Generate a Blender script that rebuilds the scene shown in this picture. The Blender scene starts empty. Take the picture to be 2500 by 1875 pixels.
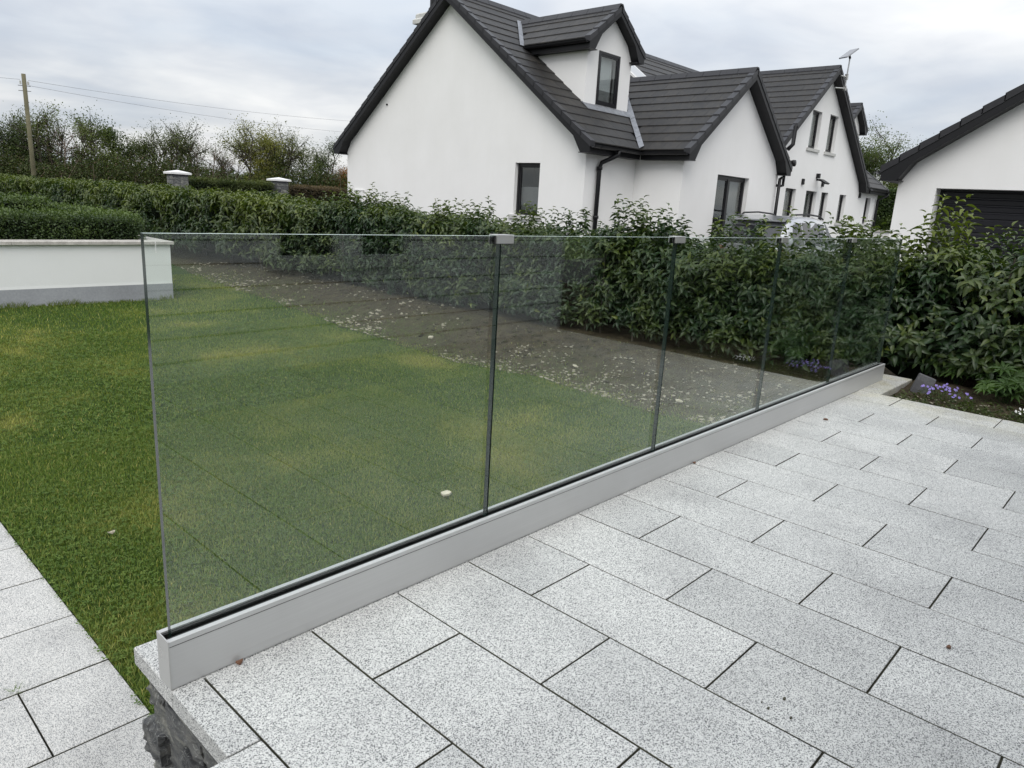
import bpy, math, random
import numpy as np
from mathutils import Vector, Matrix

random.seed(7)
rng = np.random.default_rng(11)
S = bpy.context.scene
COL = S.collection

# ------------------------------------------------------------------ camera
CAM = np.array([-0.659, -1.598, 1.200])
yaw, pitch, roll = 0.74103, -0.24722, 0.05684
fw = Vector((math.cos(pitch)*math.cos(yaw), math.cos(pitch)*math.sin(yaw), math.sin(pitch)))
rt = Vector((math.sin(yaw), -math.cos(yaw), 0))
up = rt.cross(fw)
r2 = rt*math.cos(roll) + up*math.sin(roll)
u2 = -rt*math.sin(roll) + up*math.cos(roll)
cd = bpy.data.cameras.new('camera')
cd.lens = 36.0*1755.1/2500.0
cd.sensor_width = 36.0
cd.clip_start = 0.05
cd.clip_end = 3000
cam = bpy.data.objects.new('camera', cd)
M = Matrix.Identity(4)
for i in range(3):
    M[i][0] = r2[i]; M[i][1] = u2[i]; M[i][2] = -fw[i]; M[i][3] = CAM[i]
cam.matrix_world = M
COL.objects.link(cam)
S.camera = cam

# ------------------------------------------------------------------ sky + sun
SUN_EL, SUN_AZ = math.radians(48), math.radians(215)     # azimuth of the sun direction, from +X counter-clockwise
W = bpy.data.worlds.new('World'); S.world = W; W.use_nodes = True
nt = W.node_tree; nt.nodes.clear()
def N(t, ty, **kw):
    n = t.nodes.new(ty)
    for k, v in kw.items(): setattr(n, k, v)
    return n
def L(t, a, b): t.links.new(a, b)
out = N(nt, 'ShaderNodeOutputWorld'); bg = N(nt, 'ShaderNodeBackground')
bg.inputs['Strength'].default_value = 0.1
sky = N(nt, 'ShaderNodeTexSky'); sky.sky_type = 'NISHITA'; sky.sun_disc = False
sky.sun_elevation = SUN_EL; sky.sun_rotation = math.radians(90) - SUN_AZ
tc = N(nt, 'ShaderNodeTexCoord'); sep = N(nt, 'ShaderNodeSeparateXYZ')
L(nt, tc.outputs['Generated'], sep.inputs[0])
def mth(t, op, a, b=None, clamp=False):
    n = N(t, 'ShaderNodeMath', operation=op); n.use_clamp = clamp
    for i, v in enumerate((a, b)):
        if v is None: continue
        if isinstance(v, (int, float)): n.inputs[i].default_value = v
        else: L(t, v, n.inputs[i])
    return n.outputs[0]
zc = mth(nt, 'MAXIMUM', sep.outputs['Z'], 0.0)
zz = mth(nt, 'ADD', zc, 0.14)
cx = mth(nt, 'DIVIDE', sep.outputs['X'], zz); cy = mth(nt, 'DIVIDE', sep.outputs['Y'], zz)
cmb = N(nt, 'ShaderNodeCombineXYZ'); L(nt, cx, cmb.inputs[0]); L(nt, cy, cmb.inputs[1])
def noise(t, vec, scale, detail=6, rough=0.55, dist=0.0, off=None):
    n = N(t, 'ShaderNodeTexNoise'); n.inputs['Scale'].default_value = scale
    n.inputs['Detail'].default_value = detail; n.inputs['Roughness'].default_value = rough
    n.inputs['Distortion'].default_value = dist
    if vec is not None: L(t, vec, n.inputs['Vector'])
    return n
def ramp(t, fac, stops):
    n = N(t, 'ShaderNodeValToRGB'); e = n.color_ramp.elements
    while len(e) < len(stops): e.new(0.5)
    for i, (p, c) in enumerate(stops):
        e[i].position = p; e[i].color = (c[0], c[1], c[2], 1)
    if fac is not None: L(t, fac, n.inputs['Fac'])
    return n
n1 = noise(nt, cmb.outputs[0], 0.62, 5, 0.5, 0.5)
n2 = noise(nt, cmb.outputs[0], 2.1, 5, 0.52, 0.3)
cl = ramp(nt, n1.outputs['Fac'], [(0.33, (0.57, 0.625, 0.70)), (0.43, (0.64, 0.675, 0.725)), (0.52, (0.76, 0.775, 0.795)), (0.62, (0.90, 0.90, 0.90))])
cl2 = ramp(nt, n2.outputs['Fac'], [(0.35, (0.89, 0.90, 0.925)), (0.62, (1.05, 1.045, 1.035))])
mx = N(nt, 'ShaderNodeMix', data_type='RGBA', blend_type='MULTIPLY'); mx.inputs['Factor'].default_value = 1
L(nt, cl.outputs[0], mx.inputs['A']); L(nt, cl2.outputs[0], mx.inputs['B'])
# an overcast sky is brighter overhead than at the horizon
grad = mth(nt, 'ADD', mth(nt, 'MULTIPLY', zc, 12.5), 6.9)
sc = N(nt, 'ShaderNodeVectorMath', operation='SCALE'); L(nt, mx.outputs['Result'], sc.inputs[0]); L(nt, grad, sc.inputs['Scale'])
mm = N(nt, 'ShaderNodeMix', data_type='RGBA'); mm.inputs['Factor'].default_value = 0.93
L(nt, sky.outputs[0], mm.inputs['A']); L(nt, sc.outputs[0], mm.inputs['B'])
L(nt, mm.outputs['Result'], bg.inputs['Color']); L(nt, bg.outputs[0], out.inputs[0])
sl = bpy.data.lights.new('sun', 'SUN'); sl.energy = 1.25; sl.angle = math.radians(35); sl.color = (1.0, 0.965, 0.92)
so = bpy.data.objects.new('sun', sl); COL.objects.link(so)
sd = Vector((math.cos(SUN_EL)*math.cos(SUN_AZ), math.cos(SUN_EL)*math.sin(SUN_AZ), math.sin(SUN_EL)))
so.rotation_euler = sd.to_track_quat('Z', 'Y').to_euler(); so.location = (0, 0, 30)
S.view_settings.view_transform = 'Standard'; S.view_settings.look = 'None'
S.view_settings.exposure = 0.38; S.view_settings.gamma = 1.0; S.view_settings.use_curve_mapping = False
S.render.engine = 'CYCLES'
S.cycles.transparent_max_bounces = 24
S.cycles.max_bounces = 8

# ------------------------------------------------------------------ materials
def new_mat(name):
    m = bpy.data.materials.new(name); m.use_nodes = True; t = m.node_tree
    b = t.nodes['Principled BSDF']
    return m, t, b
def setc(b, c, rough=0.6, spec=0.5, metal=0.0):
    b.inputs['Base Color'].default_value = (c[0], c[1], c[2], 1)
    b.inputs['Roughness'].default_value = rough; b.inputs['Metallic'].default_value = metal
    b.inputs['Specular IOR Level'].default_value = spec
def pos(t):
    g = N(t, 'ShaderNodeNewGeometry'); return g.outputs['Position']
def mapping(t, vec, scale=(1, 1, 1), rot=(0, 0, 0)):
    m = N(t, 'ShaderNodeMapping'); m.inputs['Scale'].default_value = scale; m.inputs['Rotation'].default_value = rot
    L(t, vec, m.inputs['Vector']); return m.outputs[0]
def mulcol(t, a, b, fac=1.0):
    n = N(t, 'ShaderNodeMix', data_type='RGBA', blend_type='MULTIPLY'); n.inputs['Factor'].default_value = fac
    for k, v in (('A', a), ('B', b)):
        if isinstance(v, tuple): n.inputs[k].default_value = (v[0], v[1], v[2], 1)
        else: L(t, v, n.inputs[k])
    return n.outputs['Result']
def mixcol(t, f, a, b):
    n = N(t, 'ShaderNodeMix', data_type='RGBA')
    if isinstance(f, (int, float)): n.inputs['Factor'].default_value = f
    else: L(t, f, n.inputs['Factor'])
    for k, v in (('A', a), ('B', b)):
        if isinstance(v, tuple): n.inputs[k].default_value = (v[0], v[1], v[2], 1)
        else: L(t, v, n.inputs[k])
    return n.outputs['Result']
def bump(t, b, h, strength=0.3, dist=0.01):
    n = N(t, 'ShaderNodeBump'); n.inputs['Strength'].default_value = strength; n.inputs['Distance'].default_value = dist
    L(t, h, n.inputs['Height']); L(t, n.outputs[0], b.inputs['Normal'])

def mottled(name, c, rough=0.7, var=0.15, scale=3.0, fine=60.0, bs=0.2, bd=0.003, spec=0.4, metal=0.0, objvar=0.0):
    m, t, b = new_mat(name); setc(b, c, rough, spec, metal)
    p = pos(t)
    n1 = noise(t, p, scale, 5); n2 = noise(t, p, fine, 3)
    r1 = ramp(t, n1.outputs['Fac'], [(0.3, (1-var,)*3), (0.7, (1+var,)*3)])
    r2 = ramp(t, n2.outputs['Fac'], [(0.3, (1-var*.6,)*3), (0.7, (1+var*.6,)*3)])
    c1 = mulcol(t, mulcol(t, r1.outputs[0], c), r2.outputs[0])
    if objvar:
        oi = N(t, 'ShaderNodeObjectInfo'); r3 = ramp(t, oi.outputs['Random'], [(0, (1-objvar,)*3), (1, (1+objvar,)*3)])
        c1 = mulcol(t, c1, r3.outputs[0])
    L(t, c1, b.inputs['Base Color'])
    if bs: bump(t, b, n2.outputs['Fac'], bs, bd)
    return m

def granite(name, light=(0.65, 0.655, 0.645), dark=(0.10, 0.105, 0.11), warm=0.0, streak=False):
    m, t, b = new_mat(name); setc(b, light, 0.75, 0.35)
    p = pos(t)
    if streak: p = mapping(t, p, (1.6, 0.6, 1))
    v = N(t, 'ShaderNodeTexVoronoi'); v.inputs['Scale'].default_value = 430; L(t, p, v.inputs['Vector'])
    sp = N(t, 'ShaderNodeSeparateColor'); L(t, v.outputs['Color'], sp.inputs[0])
    nn = noise(t, p, 210, 3, 0.65)
    f = mth(t, 'ADD', mth(t, 'MULTIPLY', sp.outputs[0], 0.55), mth(t, 'MULTIPLY', nn.outputs['Fac'], 0.9))
    g = ramp(t, f, [(0.45, dark), (0.57, (0.25, 0.255, 0.26)), (0.66, (0.46, 0.465, 0.465)), (0.83, light)])
    big = noise(t, pos(t), 2.3, 5, 0.6)
    r1 = ramp(t, big.outputs['Fac'], [(0.32, (0.80, 0.80, 0.80)), (0.5, (0.96, 0.96, 0.955)), (0.68, (1.05, 1.05, 1.04))])
    oi = N(t, 'ShaderNodeObjectInfo'); r3 = ramp(t, oi.outputs['Random'], [(0, (0.82, 0.82, 0.81)), (0.5, (0.91, 0.91, 0.90)), (1, (0.99, 0.985, 0.97))])
    c = mulcol(t, mulcol(t, g.outputs[0], r1.outputs[0]), r3.outputs[0])
    # weathering near the planting bed: yellow-green film
    s = N(t, 'ShaderNodeSeparateXYZ'); L(t, pos(t), s.inputs[0])
    wn = noise(t, pos(t), 5, 6, 0.65)
    st = mth(t, 'MULTIPLY', mth(t, 'SUBTRACT', s.outputs[0], 4.30), 1.6, True)
    st = mth(t, 'MULTIPLY', st, mth(t, 'MULTIPLY', mth(t, 'SUBTRACT', wn.outputs['Fac'], 0.32), 3.2, True), True)
    c = mixcol(t, mth(t, 'MULTIPLY', st, 0.75), c, mulcol(t, c, (0.86, 0.80, 0.58)))
    L(t, c, b.inputs['Base Color'])
    bump(t, b, f, 0.25, 0.0012)
    return m
G_SLAB = granite('granite_slab')
G_PATH = granite('granite_path', (0.62, 0.61, 0.59), (0.22, 0.22, 0.215), streak=True)

def render_white(name, c, bs=0.35):
    m, t, b = new_mat(name); setc(b, c, 0.85, 0.25)
    p = pos(t)
    n1 = noise(t, p, 0.9, 6, 0.6); n2 = noise(t, p, 45, 5, 0.7); n3 = noise(t, mapping(t, p, (3, 3, .35)), 1.5, 5)
    r1 = ramp(t, n1.outputs['Fac'], [(0.3, (0.965, 0.965, 0.96)), (0.7, (1.02, 1.02, 1.02))])
    r3 = ramp(t, n3.outputs['Fac'], [(0.35, (0.988, 0.988, 0.985)), (0.6, (1.0, 1.0, 1.0))])
    L(t, mulcol(t, mulcol(t, r1.outputs[0], c), r3.outputs[0]), b.inputs['Base Color'])
    bump(t, b, n2.outputs['Fac'], bs, 0.004)
    return m
M_WHITE = render_white('white_render', (0.80, 0.795, 0.785))
M_WHITE2 = render_white('white_render_planter', (0.76, 0.77, 0.765), 0.5)
M_PLINTH = mottled('grey_plinth_render', (0.30, 0.31, 0.33), 0.85, 0.12, 1.6, 40, 0.3, 0.004)
M_MORTAR = mottled('joint_mortar', (0.072, 0.072, 0.050), 0.95, 0.4, 4, 80, 0.3)
M_BLACK = mottled('black_upvc', (0.0085, 0.0085, 0.010), 0.42, 0.1, 2, 30, 0.0, spec=0.28)
M_FRAME = mottled('black_window_frame', (0.010, 0.010, 0.012), 0.35, 0.1, 2, 30, 0.0)
M_LEAD = mottled('lead_flashing', (0.20, 0.21, 0.23), 0.55, 0.25, 9, 60, 0.25, 0.004, metal=0.3)
M_RUBBER = mottled('black_rubber', (0.008, 0.008, 0.008), 0.5, 0.1, 5, 50, 0.0)
M_SILL = mottled('concrete_sill', (0.50, 0.50, 0.48), 0.85, 0.1, 6, 60, 0.2)
M_COPE = mottled('pale_coping', (0.42, 0.40, 0.37), 0.85, 0.25, 9, 70, 0.3)
M_CAP = mottled('white_capstone', (0.74, 0.74, 0.73), 0.8, 0.06, 4, 60, 0.2)

def tile_mat():
    m, t, b = new_mat('charcoal_roof_tile'); c = (0.0195, 0.0188, 0.019); setc(b, c, 0.55, 0.3)
    p = pos(t)
    n1 = noise(t, p, 1.1, 5, 0.6); n2 = noise(t, p, 55, 4, 0.6); n3 = noise(t, mapping(t, p, (6, 6, 0.8)), 1.6, 4)
    r1 = ramp(t, n1.outputs['Fac'], [(0.3, (0.75, 0.76, 0.78)), (0.7, (1.25, 1.23, 1.18))])
    r3 = ramp(t, n3.outputs['Fac'], [(0.4, (0.92, 0.92, 0.92)), (0.72, (1.5, 1.42, 1.2))])
    oi = N(t, 'ShaderNodeObjectInfo'); r4 = ramp(t, oi.outputs['Random'], [(0, (0.8, 0.8, 0.81)), (1, (1.22, 1.2, 1.18))])
    cc = mulcol(t, mulcol(t, mulcol(t, r1.outputs[0], c), r3.outputs[0]), r4.outputs[0])
    # a few pale lichen dots
    v = N(t, 'ShaderNodeTexVoronoi'); v.inputs['Scale'].default_value = 5.5; L(t, p, v.inputs['Vector'])
    d = mth(t, 'LESS_THAN', v.outputs['Distance'], 0.045)
    cc = mixcol(t, mth(t, 'MULTIPLY', d, 0.3), cc, (0.35, 0.36, 0.33))
    L(t, cc, b.inputs['Base Color']); bump(t, b, n2.outputs['Fac'], 0.3, 0.003)
    return m
M_TILE = tile_mat()
M_CAPTILE = mottled('charcoal_verge_cap', (0.024, 0.024, 0.027), 0.45, 0.15, 2, 40, 0.1, spec=0.33, objvar=0.12)

def alu(name, c, rough, aniso=True):
    m, t, b = new_mat(name); setc(b, c, rough, 0.5, 0.75)
    p = mapping(t, pos(t), (1.0, 1.0, 240)); n1 = noise(t, p, 1.2, 3); n2 = noise(t, pos(t), 3.0, 5, 0.6)
    r = ramp(t, n2.outputs['Fac'], [(0.3, (rough-.05,)*3), (0.7, (rough+.08,)*3)]); L(t, r.outputs[0], b.inputs['Roughness'])
    r1 = ramp(t, n1.outputs['Fac'], [(0.3, tuple(x*.96 for x in c)), (0.7, tuple(min(1, x*1.03) for x in c))])
    r2 = ramp(t, n2.outputs['Fac'], [(0.35, (0.95, 0.95, 0.95)), (0.65, (1.02, 1.02, 1.02))])
    L(t, mulcol(t, r1.outputs[0], r2.outputs[0]), b.inputs['Base Color'])
    return m
M_ALU = alu('satin_aluminium', (0.50, 0.505, 0.505), 0.42)
M_ALU.node_tree.nodes['Principled BSDF'].inputs['Metallic'].default_value = 0.35
M_STEEL = alu('brushed_steel', (0.50, 0.50, 0.49), 0.3)

def glass(name, tint, refl=1.0):
    m = bpy.data.materials.new(name); m.use_nodes = True; t = m.node_tree; t.nodes.clear()
    o = N(t, 'ShaderNodeOutputMaterial'); g = N(t, 'ShaderNodeNewGeometry')
    dt = N(t, 'ShaderNodeVectorMath', operation='DOT_PRODUCT'); L(t, g.outputs['Normal'], dt.inputs[0]); L(t, g.outputs['Incoming'], dt.inputs[1])
    c = mth(t, 'ABSOLUTE', dt.outputs['Value']); om = mth(t, 'SUBTRACT', 1.0, c, True)
    f = mth(t, 'ADD', mth(t, 'MULTIPLY', mth(t, 'POWER', om, 5.0), 0.957*refl), 0.043*refl, True)
    tr = N(t, 'ShaderNodeBsdfTransparent'); tr.inputs[0].default_value = (*tint, 1)
    gl = N(t, 'ShaderNodeBsdfGlossy'); gl.inputs['Roughness'].default_value = 0.0; gl.inputs[0].default_value = (0.97, 1.0, 0.98, 1)
    mi = N(t, 'ShaderNodeMixShader'); L(t, f, mi.inputs[0]); L(t, tr.outputs[0], mi.inputs[1]); L(t, gl.outputs[0], mi.inputs[2])
    L(t, mi.outputs[0], o.inputs[0]); return m
M_GLASS = glass('balustrade_glass', (0.955, 0.98, 0.965), 1.3)
M_PANE = glass('window_glass', (0.86, 0.88, 0.88), 1.3)
M_GEDGE, t_, b_ = new_mat('glass_edge'); setc(b_, (0.012, 0.022, 0.020), 0.14, 0.6)
M_GTOP, t_, b_ = new_mat('glass_top_edge'); setc(b_, (0.50, 0.62, 0.57), 0.25, 0.9)  # pale colour carries the bright sky reflection along the top edge
M_CURTAIN = mottled('pale_blind', (0.52, 0.53, 0.53), 0.9, 0.05, 3, 60, 0)
M_CURTGREY = mottled('grey_curtain', (0.20, 0.20, 0.20), 0.9, 0.1, 3, 60, 0)
M_ROOM = mottled('dark_room', (0.02, 0.021, 0.023), 0.9, 0.2, 3, 30, 0)

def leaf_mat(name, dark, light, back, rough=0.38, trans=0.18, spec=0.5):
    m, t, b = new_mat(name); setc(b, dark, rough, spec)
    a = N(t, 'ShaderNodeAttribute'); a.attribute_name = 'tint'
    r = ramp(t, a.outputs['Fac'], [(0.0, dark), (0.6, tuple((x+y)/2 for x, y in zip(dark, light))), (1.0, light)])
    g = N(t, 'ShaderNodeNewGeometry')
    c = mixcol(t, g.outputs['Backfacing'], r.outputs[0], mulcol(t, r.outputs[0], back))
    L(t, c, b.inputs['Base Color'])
    o = [n for n in t.nodes if n.type == 'OUTPUT_MATERIAL'][0]
    tl = N(t, 'ShaderNodeBsdfTranslucent'); L(t, mulcol(t, c, (1.5, 1.6, 0.8)), tl.inputs[0])
    mi = N(t, 'ShaderNodeMixShader'); mi.inputs[0].default_value = trans
    L(t, b.outputs[0], mi.inputs[1]); L(t, tl.outputs[0], mi.inputs[2]); L(t, mi.outputs[0], o.inputs[0])
    return m
M_LAUREL = leaf_mat('laurel_leaf', (0.018, 0.042, 0.013), (0.115, 0.142, 0.024), (1.3, 1.35, 1.2), 0.40, 0.14, 0.42)
M_BOX = leaf_mat('box_hedge_leaf', (0.022, 0.045, 0.012), (0.085, 0.13, 0.022), (1.2, 1.2, 1.2), 0.5, 0.15)
M_GRASS = leaf_mat('grass_blade', (0.094, 0.154, 0.030), (0.33, 0.315, 0.100), (1.1, 1.1, 1.0), 0.65, 0.25, 0.15)
M_CLOVER = leaf_mat('clover_leaf', (0.060, 0.108, 0.022), (0.135, 0.185, 0.042), (1.2, 1.2, 1.2), 0.65, 0.2, 0.12)
M_LUPIN = leaf_mat('lupin_leaf', (0.035, 0.072, 0.020), (0.085, 0.15, 0.038), (1.2, 1.2, 1.2), 0.5, 0.2, 0.35)
M_TREEDARK = leaf_mat('tree_leaf_dark', (0.022, 0.038, 0.010), (0.085, 0.104, 0.026), (1.2, 1.2, 1.2), 0.55, 0.2, 0.3)
M_TREEGREEN = leaf_mat('tree_leaf_green', (0.040, 0.062, 0.020), (0.115, 0.140, 0.045), (1.2, 1.2, 1.2), 0.55, 0.3, 0.3)
M_TREEYEL = leaf_mat('tree_leaf_yellow', (0.07, 0.085, 0.020), (0.21, 0.20, 0.045), (1.2, 1.2, 1.2), 0.55, 0.3, 0.3)
M_TREEBROWN = leaf_mat('tree_leaf_brown', (0.035, 0.030, 0.018), (0.13, 0.095, 0.055), (1.2, 1.2, 1.2), 0.6, 0.2, 0.3)
M_TREEORANGE = leaf_mat('tree_leaf_orange', (0.09, 0.045, 0.015), (0.22, 0.11, 0.03), (1.2, 1.2, 1.2), 0.6, 0.2, 0.3)
M_PURPLE, t_, b_ = new_mat('purple_petal'); setc(b_, (0.22, 0.17, 0.46), 0.6, 0.3)
M_PETALW, t_, b_ = new_mat('white_petal'); setc(b_, (0.80, 0.80, 0.78), 0.6, 0.3)
M_BARK = mottled('grey_brown_bark', (0.055, 0.047, 0.036), 0.9, 0.35, 8, 60, 0.4, 0.01)
M_TWIG = mottled('pale_twig', (0.16, 0.125, 0.10), 0.9, 0.3, 8, 60, 0.0)
M_POLE = mottled('weathered_pole_wood', (0.125, 0.115, 0.070), 0.9, 0.25, 3, 60, 0.3, 0.01)
M_WIRE = mottled('overhead_wire', (0.22, 0.22, 0.23), 0.6, 0.05, 3, 60, 0)
M_DRYLEAF = mottled('dry_leaf', (0.12, 0.060, 0.035), 0.8, 0.3, 20, 90, 0)
M_STONEP = mottled('pale_pebble', (0.40, 0.365, 0.28), 0.85, 0.25, 14, 90, 0.3, objvar=0.25)
M_BLOCK = mottled('dark_concrete_block', (0.085, 0.085, 0.09), 0.9, 0.25, 14, 90, 0.4)

def slate(name):
    m, t, b = new_mat(name); c = (0.10, 0.105, 0.11); setc(b, c, 0.6, 0.45)
    p = mapping(t, pos(t), (1, 1, 3.0), (0.3, 0.1, 0))
    n1 = noise(t, p, 9, 8, 0.7, 0.8); n2 = noise(t, p, 50, 6, 0.7)
    r = ramp(t, n1.outputs['Fac'], [(0.30, (0.035, 0.037, 0.04)), (0.46, (0.10, 0.105, 0.108)), (0.58, (0.18, 0.182, 0.172)), (0.70, (0.27, 0.265, 0.235))])
    v = noise(t, mapping(t, pos(t), (1, 1, 1), (0.5, 0.9, 0.2)), 14, 3, 0.5, 2.0)
    ab = mth(t, 'ABSOLUTE', mth(t, 'SUBTRACT', v.outputs['Fac'], 0.5)); vein = mth(t, 'LESS_THAN', ab, 0.006)
    oi = N(t, 'ShaderNodeObjectInfo'); r4 = ramp(t, oi.outputs['Random'], [(0, (0.35, 0.35, 0.37)), (0.45, (1.0, 1.0, 1.0)), (1, (1.6, 1.57, 1.42))])
    cc = mixcol(t, mth(t, 'MULTIPLY', vein, 0.6), mulcol(t, r.outputs[0], r4.outputs[0]), (0.45, 0.46, 0.44))
    L(t, cc, b.inputs['Base Color']); bump(t, b, n2.outputs['Fac'], 1.0, 0.02)
    return m
M_SLATE = slate('split_slate')

def ground_mat(name, c1, c2, c3, sc=6, bs=0.5):
    m, t, b = new_mat(name); setc(b, c1, 0.95, 0.2)
    n1 = noise(t, pos(t), sc, 8, 0.7); n2 = noise(t, pos(t), sc*9, 6, 0.7)
    f = mth(t, 'ADD', mth(t, 'MULTIPLY', n1.outputs['Fac'], 0.6), mth(t, 'MULTIPLY', n2.outputs['Fac'], 0.4))
    r = ramp(t, f, [(0.38, c1), (0.5, c2), (0.62, c3)]); L(t, r.outputs[0], b.inputs['Base Color'])
    bump(t, b, f, bs, 0.03); return m
M_SOIL = ground_mat('damp_soil', (0.020, 0.015, 0.009), (0.048, 0.038, 0.022), (0.095, 0.078, 0.046), 9, 0.9)
t = M_SOIL.node_tree; b = t.nodes['Principled BSDF']; old = b.inputs['Base Color'].links[0].from_socket
a = N(t, 'ShaderNodeAttribute'); a.attribute_name = 'tint'; nm_ = noise(t, pos(t), 14, 7, 0.75)
mo = mth(t, 'MULTIPLY', mth(t, 'MULTIPLY', a.outputs['Fac'], 1.0), mth(t, 'MULTIPLY', mth(t, 'SUBTRACT', nm_.outputs['Fac'], 0.40), 5.0, True), True)
L(t, mixcol(t, mo, old, (0.050, 0.060, 0.015)), b.inputs['Base Color'])
M_FIELD = ground_mat('field_grass', (0.04, 0.06, 0.02), (0.06, 0.085, 0.025), (0.09, 0.11, 0.04), 0.1)
M_DRIVE = ground_mat('grey_driveway', (0.06, 0.06, 0.062), (0.09, 0.09, 0.09), (0.13, 0.13, 0.125), 9, 0.2)
m, t, b = new_mat('lawn_turf'); setc(b, (0.05, 0.08, 0.02), 0.95, 0.15)
a = N(t, 'ShaderNodeAttribute'); a.attribute_name = 'tint'
r = ramp(t, a.outputs['Fac'], [(0.0, (0.032, 0.062, 0.010)), (0.5, (0.058, 0.092, 0.014)), (1.0, (0.130, 0.135, 0.034))])
n2 = noise(t, pos(t), 70, 6, 0.7); r2_ = ramp(t, n2.outputs['Fac'], [(0.3, (0.5, 0.5, 0.5)), (0.7, (1.35, 1.35, 1.3))])
L(t, mulcol(t, r.outputs[0], r2_.outputs[0]), b.inputs['Base Color']); bump(t, b, n2.outputs['Fac'], 0.8, 0.03)
M_TURF = m

# ------------------------------------------------------------------ mesh helpers
def mesh_obj(name, verts, faces, mats, parent=None, smooth=False, midx=None):
    me = bpy.data.meshes.new(name); me.from_pydata([tuple(map(float, v)) for v in verts], [], faces)
    for m_ in (mats if isinstance(mats, (list, tuple)) else [mats]): me.materials.append(m_)
    if midx is not None: me.polygons.foreach_set('material_index', midx)
    if smooth: me.polygons.foreach_set('use_smooth', [True]*len(me.polygons))
    me.update()
    o = bpy.data.objects.new(name, me); COL.objects.link(o)
    if parent is not None: o.parent = parent
    return o
def tag(o, label=None, cat=None, group=None, kind=None):
    if label: o['label'] = label
    if cat: o['category'] = cat
    if group: o['group'] = group
    if kind: o['kind'] = kind
    return o
def empty(name, label, cat, group=None, kind=None):
    o = bpy.data.objects.new(name, None); COL.objects.link(o); o.empty_display_size = 0.1
    return tag(o, label, cat, group, kind)
class MB:
    def __init__(s): s.v = []; s.f = []; s.m = []
    def add(s, vs, fs, mi=0):
        o = len(s.v); s.v += [tuple(v) for v in vs]; s.f += [tuple(i+o for i in f) for f in fs]; s.m += [mi]*len(fs); return s
    def box(s, x0, x1, y0, y1, z0, z1, mi=0):
        vs = [(x, y, z) for z in (z0, z1) for y in (y0, y1) for x in (x0, x1)]
        return s.add(vs, [(0, 2, 3, 1), (4, 5, 7, 6), (0, 1, 5, 4), (2, 6, 7, 3), (0, 4, 6, 2), (1, 3, 7, 5)], mi)
    def slabbox(s, x0, x1, y0, y1, z0, z1, c=0.0015):
        n0 = len(s.m); s.cbox(x0, x1, y0, y1, z0, z1, c)
        for i in range(2, 6): s.m[n0+i] = 1
        return s
    def cbox(s, x0, x1, y0, y1, z0, z1, c=0.003, mi=0):
        # box with a chamfered top edge
        vs = [(x0, y0, z0), (x1, y0, z0), (x1, y1, z0), (x0, y1, z0), (x0, y0, z1-c), (x1, y0, z1-c), (x1, y1, z1-c), (x0, y1, z1-c),
              (x0+c, y0+c, z1), (x1-c, y0+c, z1), (x1-c, y1-c, z1), (x0+c, y1-c, z1)]
        fs = [(3, 2, 1, 0), (8, 9, 10, 11)] + [(i, (i+1) % 4, (i+1) % 4+4, i+4) for i in range(4)] + [(i+4, (i+1) % 4+4, (i+1) % 4+8, i+8) for i in range(4)]
        return s.add(vs, fs, mi)
    def prism(s, bottom, top, mi=0):
        n = len(bottom); vs = list(bottom)+list(top)
        fs = [tuple(range(n))[::-1], tuple(range(n, 2*n))] + [(i, (i+1) % n, (i+1) % n+n, i+n) for i in range(n)]
        return s.add(vs, fs, mi)
    def tube(s, pts, r, n=8, mi=0, cap=True):
        pts = [Vector(p) for p in pts]; rs = r if isinstance(r, (list, tuple)) else [r]*len(pts)
        o = len(s.v); prev = None
        for i, p in enumerate(pts):
            d = (pts[min(i+1, len(pts)-1)]-pts[max(i-1, 0)]).normalized()
            a = Vector((0, 0, 1)) if abs(d.z) < 0.9 else Vector((1, 0, 0))
            if prev is None: x = d.cross(a).normalized()
            else: x = (prev - d*prev.dot(d)).normalized()
            prev = x; y = d.cross(x)
            for k in range(n):
                an = 2*math.pi*k/n; q = p+(x*math.cos(an)+y*math.sin(an))*rs[i]; s.v.append(tuple(q))
        for i in range(len(pts)-1):
            for k in range(n):
                s.f.append((o+i*n+k, o+i*n+(k+1) % n, o+(i+1)*n+(k+1) % n, o+(i+1)*n+k)); s.m.append(mi)
        if cap:
            s.f.append(tuple(o+k for k in range(n))[::-1]); s.m.append(mi)
            s.f.append(tuple(o+(len(pts)-1)*n+k for k in range(n))); s.m.append(mi)
        return s
    def obj(s, name, mats, parent=None, smooth=False):
        return mesh_obj(name, s.v, s.f, mats, parent, smooth, s.m)
def share(name, src, parent, loc=(0, 0, 0), rot=(0, 0, 0), scale=(1, 1, 1)):
    o = bpy.data.objects.new(name, src.data); COL.objects.link(o); o.parent = parent
    o.location = loc; o.rotation_euler = rot; o.scale = scale; return o

def bigmesh(name, V, F, tint, mat, parent=None, smooth=False):
    """V (n,3) float, F (m,k) int all k-gons, tint (n,)"""
    me = bpy.data.meshes.new(name); nv = len(V); nf, k = F.shape
    me.vertices.add(nv); me.vertices.foreach_set('co', V.astype(np.float32).ravel())
    me.loops.add(nf*k); me.loops.foreach_set('vertex_index', F.astype(np.int32).ravel())
    me.polygons.add(nf); me.polygons.foreach_set('loop_start', np.arange(0, nf*k, k, dtype=np.int32))
    if smooth: me.polygons.foreach_set('use_smooth', np.ones(nf, bool))
    at = me.attributes.new('tint', 'FLOAT', 'POINT'); at.data.foreach_set('value', np.clip(tint, 0, 1).astype(np.float32))
    me.materials.append(mat); me.update(calc_edges=True); me.validate()
    o = bpy.data.objects.new(name, me); COL.objects.link(o)
    if parent is not None: o.parent = parent
    return o

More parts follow.
